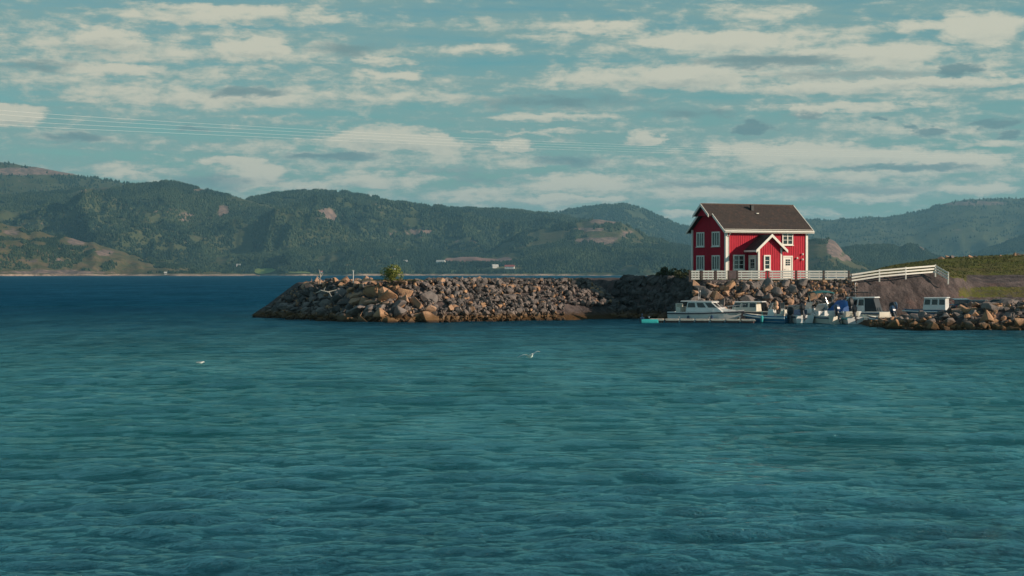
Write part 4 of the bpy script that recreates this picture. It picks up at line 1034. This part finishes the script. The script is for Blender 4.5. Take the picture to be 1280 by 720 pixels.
# 6 boat under a blue tarpaulin, stern to us
b6 = empty('open_boat', P(1050, 168.2, 0), R(110), 'boat covered with a bright blue tarpaulin and showing a white transom', 'boat')
make_hull(b6, 4.6, 1.9, .7, gel, 1.2, gelc, stripe)
mb = MB(); rings = []
for i in range(9):
    u = i/8; x = -1.9+3.9*u; wv_ = .95*(1 if u < .5 else 1-((u-.5)/.5)**2*.8); pk = .72+.62*math.sin(math.pi*min(1, u*1.1+.12))**.6+.04*math.sin(i*2.1)
    rings.append([(x, wv_, .66), (x, wv_*.75, .66+(pk-.66)*.55), (x, wv_*.2, pk), (x, -wv_*.2, pk+.03), (x, -wv_*.75, .66+(pk-.66)*.5), (x, -wv_, .66)])
mb.loft(rings); mb.build('tarpaulin', tarp, b6, smooth=True)
outboard(b6, -2.35, .78, R(25), .3, blk, .92)
# 7 canopy boat behind
b7 = empty('motor_boat', P(1026, 173, 0), R(15), 'boat with a raised flat teal sun canopy behind the blue hulled boat', 'boat')
make_hull(b7, 4.6, 1.9, .8, gel, 1.2, gelc, navy); canopy(b7, -.9, .95, 1.7, .8, 2.12, teal); console(b7, .2, .78, 1.0, .6, gel); mb = MB(); mb.box((1.0,0,1.15), (.9,1.3,.5)); mb.build('storage_box', gelc, b7, bevel=.05)
# 8 larger cabin boat near shore
b8 = empty('motor_boat', P(1076, 167.5, 0), R(155), 'white cabin boat with dark side curtains and roof rack, nearest the rocky spit', 'boat')
make_hull(b8, 5.4, 2.15, .85, gel, 1.25, gelc, navy)
cabin(b8, -.6, 1.5, 1.85, .86, 1.85, .5, .05, gel, 3, .9, interior=None)
mb = MB(); mb.loft([[(-1.7,-.9,.85),(-.62,-.9,.85),(-.62,.9,.85),(-1.7,.9,.85)],[(-1.35,-.8,1.82),(-.62,-.8,1.82),(-.62,.8,1.82),(-1.35,.8,1.82)]]); mb.build('side_curtain', M('dark canvas', (.03,.04,.05), .7, .2), b8)
mb = MB(); mb.box((0,0,2.25), (1.7,1.3,.05)); 
for sx in (-.7,.7):
    for sy in (-.55,.55): mb.tube([(sx,sy,1.92),(sx,sy,2.25)], .02, 5)
mb.build('roof_rack', blk, b8); antenna(b8, .4, .3, 1.9, .9, True)
outboard(b8, -2.7, .85, R(12), .35, blk, .92); outboard(b8, -2.7, .85, R(12), -.35, navy, .92)
fender(b8, .5, 1.15, .35, gelc)
b11 = empty('open_boat', P(1062, 166.2, 0), R(97), 'low white skiff with a black tilted outboard left of the cabin boat with curtains', 'boat')
make_hull(b11, 3.4, 1.45, .5, gel, 1.3, gelc, aqua, True); outboard(b11, -1.75, .62, R(34), .1, blk, .92); bench_seat(b11, -.6, .1, 1.1, gelc); console(b11, .3, .15, .7, .6)
b12 = empty('open_boat', P(1029, 167.0, 0), R(118), 'white skiff with pale seats and a dark outboard in front of the blue tarpaulin', 'boat')
make_hull(b12, 3.6, 1.5, .55, gelc, 1.3, gel, navy, True); outboard(b12, -1.85, .66, R(26), 0, navy, .92); bench_seat(b12, -.7, .15, 1.1, gel); console(b12, .3, .2, .9, .7)
b13 = empty('open_boat', P(974, 171.6, 0), R(80), 'plain white open boat behind the centre console boat with blue sides', 'boat')
make_hull(b13, 3.8, 1.6, .65, gel, 1.25, gelc, blueh, True); console(b13, .2, .25, .9, .75); rails(b13, [(1.8,-.2,1.2),(.9,-.6,1.15),(.2,-.75,1.1)], [(.9,-.6,1.15),(.2,-.75,1.1)], .4); outboard(b13, -1.95, .75, R(15), 0, blk)
# 9 small dinghy with tilted motor by the spit
b9 = empty('dinghy', P(1100, 163.5, 0), R(118), 'small dark dinghy with a tilted outboard against the low end of the spit', 'boat')
make_hull(b9, 3.2, 1.4, .5, navy, 1.3, gelc, gel, True); outboard(b9, -1.65, .6, R(38), 0, navy, .92); bench_seat(b9, -.4, .1, 1.1)
# 10 wheelhouse boat hauled out behind the rocks
D10 = 160; z10 = float(ground_h((1163-640)*D10/F, D10))
b10 = empty('fishing_boat', P(1161, D10, z10+.22), R(180-24), 'small white wheelhouse fishing boat standing ashore behind the spit', 'boat')
make_hull(b10, 4.0, 1.6, .42, blueh, 1.15, gelc, gel)
cabin(b10, -1.55, .35, 1.5, .44, 1.42, .12, .02, gel, 3, .12)
mb = MB(); mb.box((-.9,0,-.35), (.15,1.4,.25)); mb.box((.8,0,-.3), (.15,1.2,.3)); mb.build('cradle', brownp, b10)

for b_ in (b3, b4, b5, b6, b7, b8, b9, b11, b12, b13): b_.scale = (1.0, 1.1, 1.2)
b1.location.x += .35; b6.scale = (1, 1.15, 1.5)
# ================================================================ pontoons
conc = M('pale deck planks', (.52, .47, .40), .8, .2, 2); flt = M('dark brown float', (.09, .035, .03), .6, .2, 2)
def pontoon(p0, p1, w_, label, seg=6):
    c = (p0+p1)/2; t = empty('pontoon', c, 0, label, 'pontoon'); a = p0-c; b_ = p1-c; d_ = (b_-a); 
    for i in range(seg):
        q0 = a+d_*(i/seg+.004); q1 = a+d_*((i+1)/seg-.012); mb = MB(); n = 9
        for k in range(n):
            r0 = q0.lerp(q1, k/n+.01); r1 = q0.lerp(q1, (k+1)/n-.01); mb.span(r0+Vector((0,0,.34)), r1+Vector((0,0,.34)), w_, .05)
        mb.span(q0+Vector((0,-w_/2,.28)), q1+Vector((0,-w_/2,.28)), .05, .12)
        mb.build('deck_section', conc, t)
        mb = MB(); mb.span(q0.lerp(q1, .04)+Vector((0,0,.08)), q0.lerp(q1, .96)+Vector((0,0,.08)), w_*.92, .38); mb.build('float', flt, t, bevel=.03)
    for i in range(0, seg+1, 2):
        q = a+d_*(i/seg)+Vector((0, w_/2-.06, .4)); mb = MB(); mb.tube([q, q+Vector((0,0,.16))], .05, 8); mb.tube([q+Vector((-.12,0,.16)), q+Vector((.12,0,.16))], .03, 6); mb.build('cleat', rail_m, t)
    return t
pt = pontoon(P(812, 168.6), P(945, 167.0), 1.3, 'long low pontoon in front of the white cruiser', 7)
pontoon(P(948, 170.6), P(1082, 170.2), 1.2, 'pontoon running between the small boats towards the spit', 7)
mb = MB(); mb.tube([(-.75,0,.1),(-.7,0,.1),(.7,0,.1),(.75,0,.1)], [.15,.27,.27,.15], 12); o = mb.build('float_drum', aqua, None, True); o.location = P(812, 167.2, 0); tag(o, 'aqua plastic float drum at the left end of the long pontoon', 'float')
mb = MB(); mb.box((0,0,.25), (.35,.5,.6)); mb.tube([(0,0,.5),(0,0,.72)], .05, 8); mb.ell((0,0,.78), (.08,.08,.08), nu=8, nv=5); o = mb.build('mooring_block', navy, None, False, .03); o.location = P(802.5, 167.4, 0); tag(o, 'dark mooring block with white knob left of the aqua float', 'mooring')

# ================================================================ parked cars behind the spit
tyre = M('tyre rubber', (.02,.02,.02), .8, .1); rim = M('alloy rim', (.5,.5,.5), .35, .05, 1, metal=.8)
def car(px, D, rz, mat, label, L_=4.3):
    z = float(ground_h((px-640)*D/F, D)); t = empty('parked_car', P(px, D, z), rz, label, 'car', None)
    pr3 = [(-L_/2,.45),(-L_/2,.85),(-L_/2+.15,.98),(-L_*.1,1.0),(L_*.2,.98),(L_/2-.2,.82),(L_/2,.62),(L_/2,.38),(L_/2-.3,.25),(-L_/2+.3,.25)]
    mb = MB(); mb.loft([[(x, y, z_) for x, z_ in pr3] for y in (-.84, .84)]); bd = mb.build('body', mat, t, bevel=.05)
    gp = [(-L_*.46,.98),(-L_*.38,1.40),(-L_*.2,1.46),(L_*.05,1.44),(L_*.24,.98)]
    mb = MB(); mb.loft([[(x, y*(1 if z_ < 1.1 else .84), z_) for x, z_ in gp] for y in (-.78, .78)]); mb.build('window_glass', glass, bd, bevel=.03)
    mb = MB(); mb.loft([[(x, y, z_) for x, z_ in ((-L_*.40,1.39),(-L_*.2,1.47),(L_*.06,1.45),(L_*.06,1.41),(-L_*.2,1.42),(-L_*.39,1.34))] for y in (-.68, .68)]); mb.build('roof_panel', mat, bd)
    for sx in (-.31, .31):
        for sy in (-.78, .78):
            mb = MB(); mb.tube([(sx*L_, sy-.1, .31), (sx*L_, sy+.1, .31)], .31, 18); wl = mb.build('wheel', tyre, t)
            mb = MB(); mb.tube([(sx*L_, sy-.105, .31), (sx*L_, sy+.105, .31)], .19, 12); mb.build('rim', rim, wl)
    for sy in (-.6, .6):
        mb = MB(); mb.box((L_/2-.02, sy, .66), (.1,.32,.14)); mb.build('headlight', M('lamp lens', (.7,.7,.65), .1, .05), t)
        mb = MB(); mb.box((-L_/2, sy, .78), (.06,.28,.2)); mb.build('tail_light', M('red lens', (.4,.01,.01), .2, .05), t)
car(1222, 164, R(-112), M('silver car paint', (.35,.40,.42), .3, .05, 1, metal=.4, coat=.8), 'silver-blue car showing its roof behind the spit boulders', 3.9)
car(1246, 168.5, R(160), M('beige car paint', (.42,.36,.30), .3, .05, 1, metal=.2, coat=.8), 'beige car with pale roof half hidden behind the spit boulders', 4.5)
car(1194, 166.5, R(98), M('dark blue car paint', (.02,.05,.10), .25, .05, 1, metal=.3, coat=.8), 'dark blue car just right of the wheelhouse boat ashore', 4.1)
mb = MB(); mb.loft([[(-1.1,-.7,0),(1.1,-.7,0),(1.1,.7,0),(-1.1,.7,0)],[(-.5,-.3,.45),(.6,-.3,.38),(.5,.3,.4),(-.5,.3,.5)],[(-.15,-.05,.72),(.12,-.05,.66),(.12,.05,.66),(-.15,.05,.7)]]); o = mb.build('tarpaulin_heap', M('pale tarpaulin', (.55,.50,.44), .8, .1, 3)); o.location = P(1266, 162, float(ground_h((1266-640)*162/F, 162))); tag(o, 'pale tarpaulin heap right of the beige car', 'tarpaulin')

# ================================================================ gulls
gw = M('white feathers', (.78,.76,.72), .8, .05, 6); gg_ = M('grey wing feathers', (.30,.32,.34), .8, .1, 6)
def gull(loc, rz, flying, label):
    mb = MB()
    prof_ = [(-.30,.012,.0),(-.22,.05,.0),(-.1,.085,.0),(.02,.095,.0),(.12,.075,.02),(.17,.05,.045),(.21,.052,.06),(.25,.04,.06),(.28,.018,.05),(.34,.006,.035)]
    rings = [[(x, r*math.cos(a), z+r*.9*math.sin(a)) for a in [k*math.pi/5 for k in range(10)]] for x, r, z in prof_]; mb.loft(rings)
    mb.add([(-.26,-.05,.01),(-.42,-.07,.0),(-.42,.07,.0),(-.26,.05,.01),(-.26,-.05,.0),(-.42,-.07,-.008),(-.42,.07,-.008),(-.26,.05,.0)], [(0,1,2,3),(7,6,5,4),(0,4,5,1),(1,5,6,2),(2,6,7,3),(3,7,4,0)])
    for s_ in (-1, 1):
        if flying:
            st = [(0,.06,.03,.0),(.3,.24,.13,.03),(.5,.30,.17,.01),(.68,.22,-.0,-.02)]
            wr = []
            for i, (sp_, z_, fx, tw) in enumerate(((.05,.02,.03,.22),(.2,.10,.08,.22),(.34,.13,.05,.18),(.45,.11,-.03,.12),(.54,.08,-.12,.03))):
                wr.append([(fx+tw*.5, s_*sp_, z_), (fx, s_*sp_, z_+.018), (fx-tw*.9, s_*sp_, z_), (fx, s_*sp_, z_-.006)])
            mb.loft(wr, mi=1)
        else:
            mb.loft([[(.08,s_*.07,.05),(.05,s_*.10,.02),(.05,s_*.05,.09)],[(-.15,s_*.075,.05),(-.15,s_*.09,.02),(-.15,s_*.04,.08)],[(-.38,s_*.02,.05),(-.38,s_*.03,.04),(-.38,s_*.01,.06)]], mi=1)
    o = mb.build('gull', [gw, gw if flying else gg_], None, True); o.location = loc; o.rotation_euler = (0,0,rz); o.scale = (1.1 if flying else .55,)*3; return tag(o, label, 'bird')
gull(P(663, 93, .32), R(-35), True, 'white gull skimming low over the water').rotation_euler = (R(12), R(-8), R(-68))
gull(P(251, 91, .10), R(10), False, 'tiny pale gull floating on the water at the left')

# ================================================================ power lines
cab = M('aluminium cable', (.80,.78,.72), .45, .05, 1)
for i, (dy, dz) in enumerate(((0,0),(3,-.75),(-2,-1.9),(1,-2.7))):
    pts_ = []
    for k in range(70):
        u = k/69; px = -260+u*1800; D = 420+u**1.15*1500
        py_ = np.interp(px, [-260,30,200,350,500,640,840,980,1280,1540], [112,141,151.5,160,168.5,175.5,183,187,192,193])
        pts_.append((( px-640)*D/F+dy*.3, D+dy, CH+(HZ-py_)*D/F+dz*1.6))
    # smooth the polyline
    for _ in range(6): pts_ = [pts_[0]]+[tuple((pts_[j-1][q]+2*pts_[j][q]+pts_[j+1][q])/4 for q in range(3)) for j in range(1, len(pts_)-1)]+[pts_[-1]]
    mb = MB(); mb.tube(pts_, .028, 6, cap=False); o = mb.build('power_cable', cab)
    tag(o, ['topmost of the four thin power cables across the sky', 'second power cable from the top across the sky', 'third power cable from the top across the sky', 'lowest of the four thin power cables across the sky'][i], 'cable', 'power cables across the sky')

# ================================================================ haze
hz = MB(); hz.box((0, 0, 299), (34000, 34000, 601)); mh = bpy.data.materials.new('haze air'); mh.use_nodes = True; nt = mh.node_tree
nt.nodes.remove(nt.nodes['Principled BSDF']); pv = nt.nodes.new('ShaderNodeVolumePrincipled')
pv.inputs['Color'].default_value = (.34, .74, 1, 1); pv.inputs['Density'].default_value = 5.0e-5; pv.inputs['Anisotropy'].default_value = .2
nt.links.new(pv.outputs[0], nt.nodes['Material Output'].inputs['Volume'])
o = hz.build('haze', mh); tag(o, None, None, None, 'stuff')

# ================================================================ output
scn.render.engine = 'CYCLES'
scn.cycles.volume_bounces = 0; scn.cycles.max_bounces = 5
vs_ = scn.view_settings; vs_.view_transform = 'Standard'; vs_.look = 'None'; vs_.gamma = 1; vs_.use_curve_mapping = False; vs_.exposure = .13
scn.render.resolution_x = 1024; scn.render.resolution_y = 576
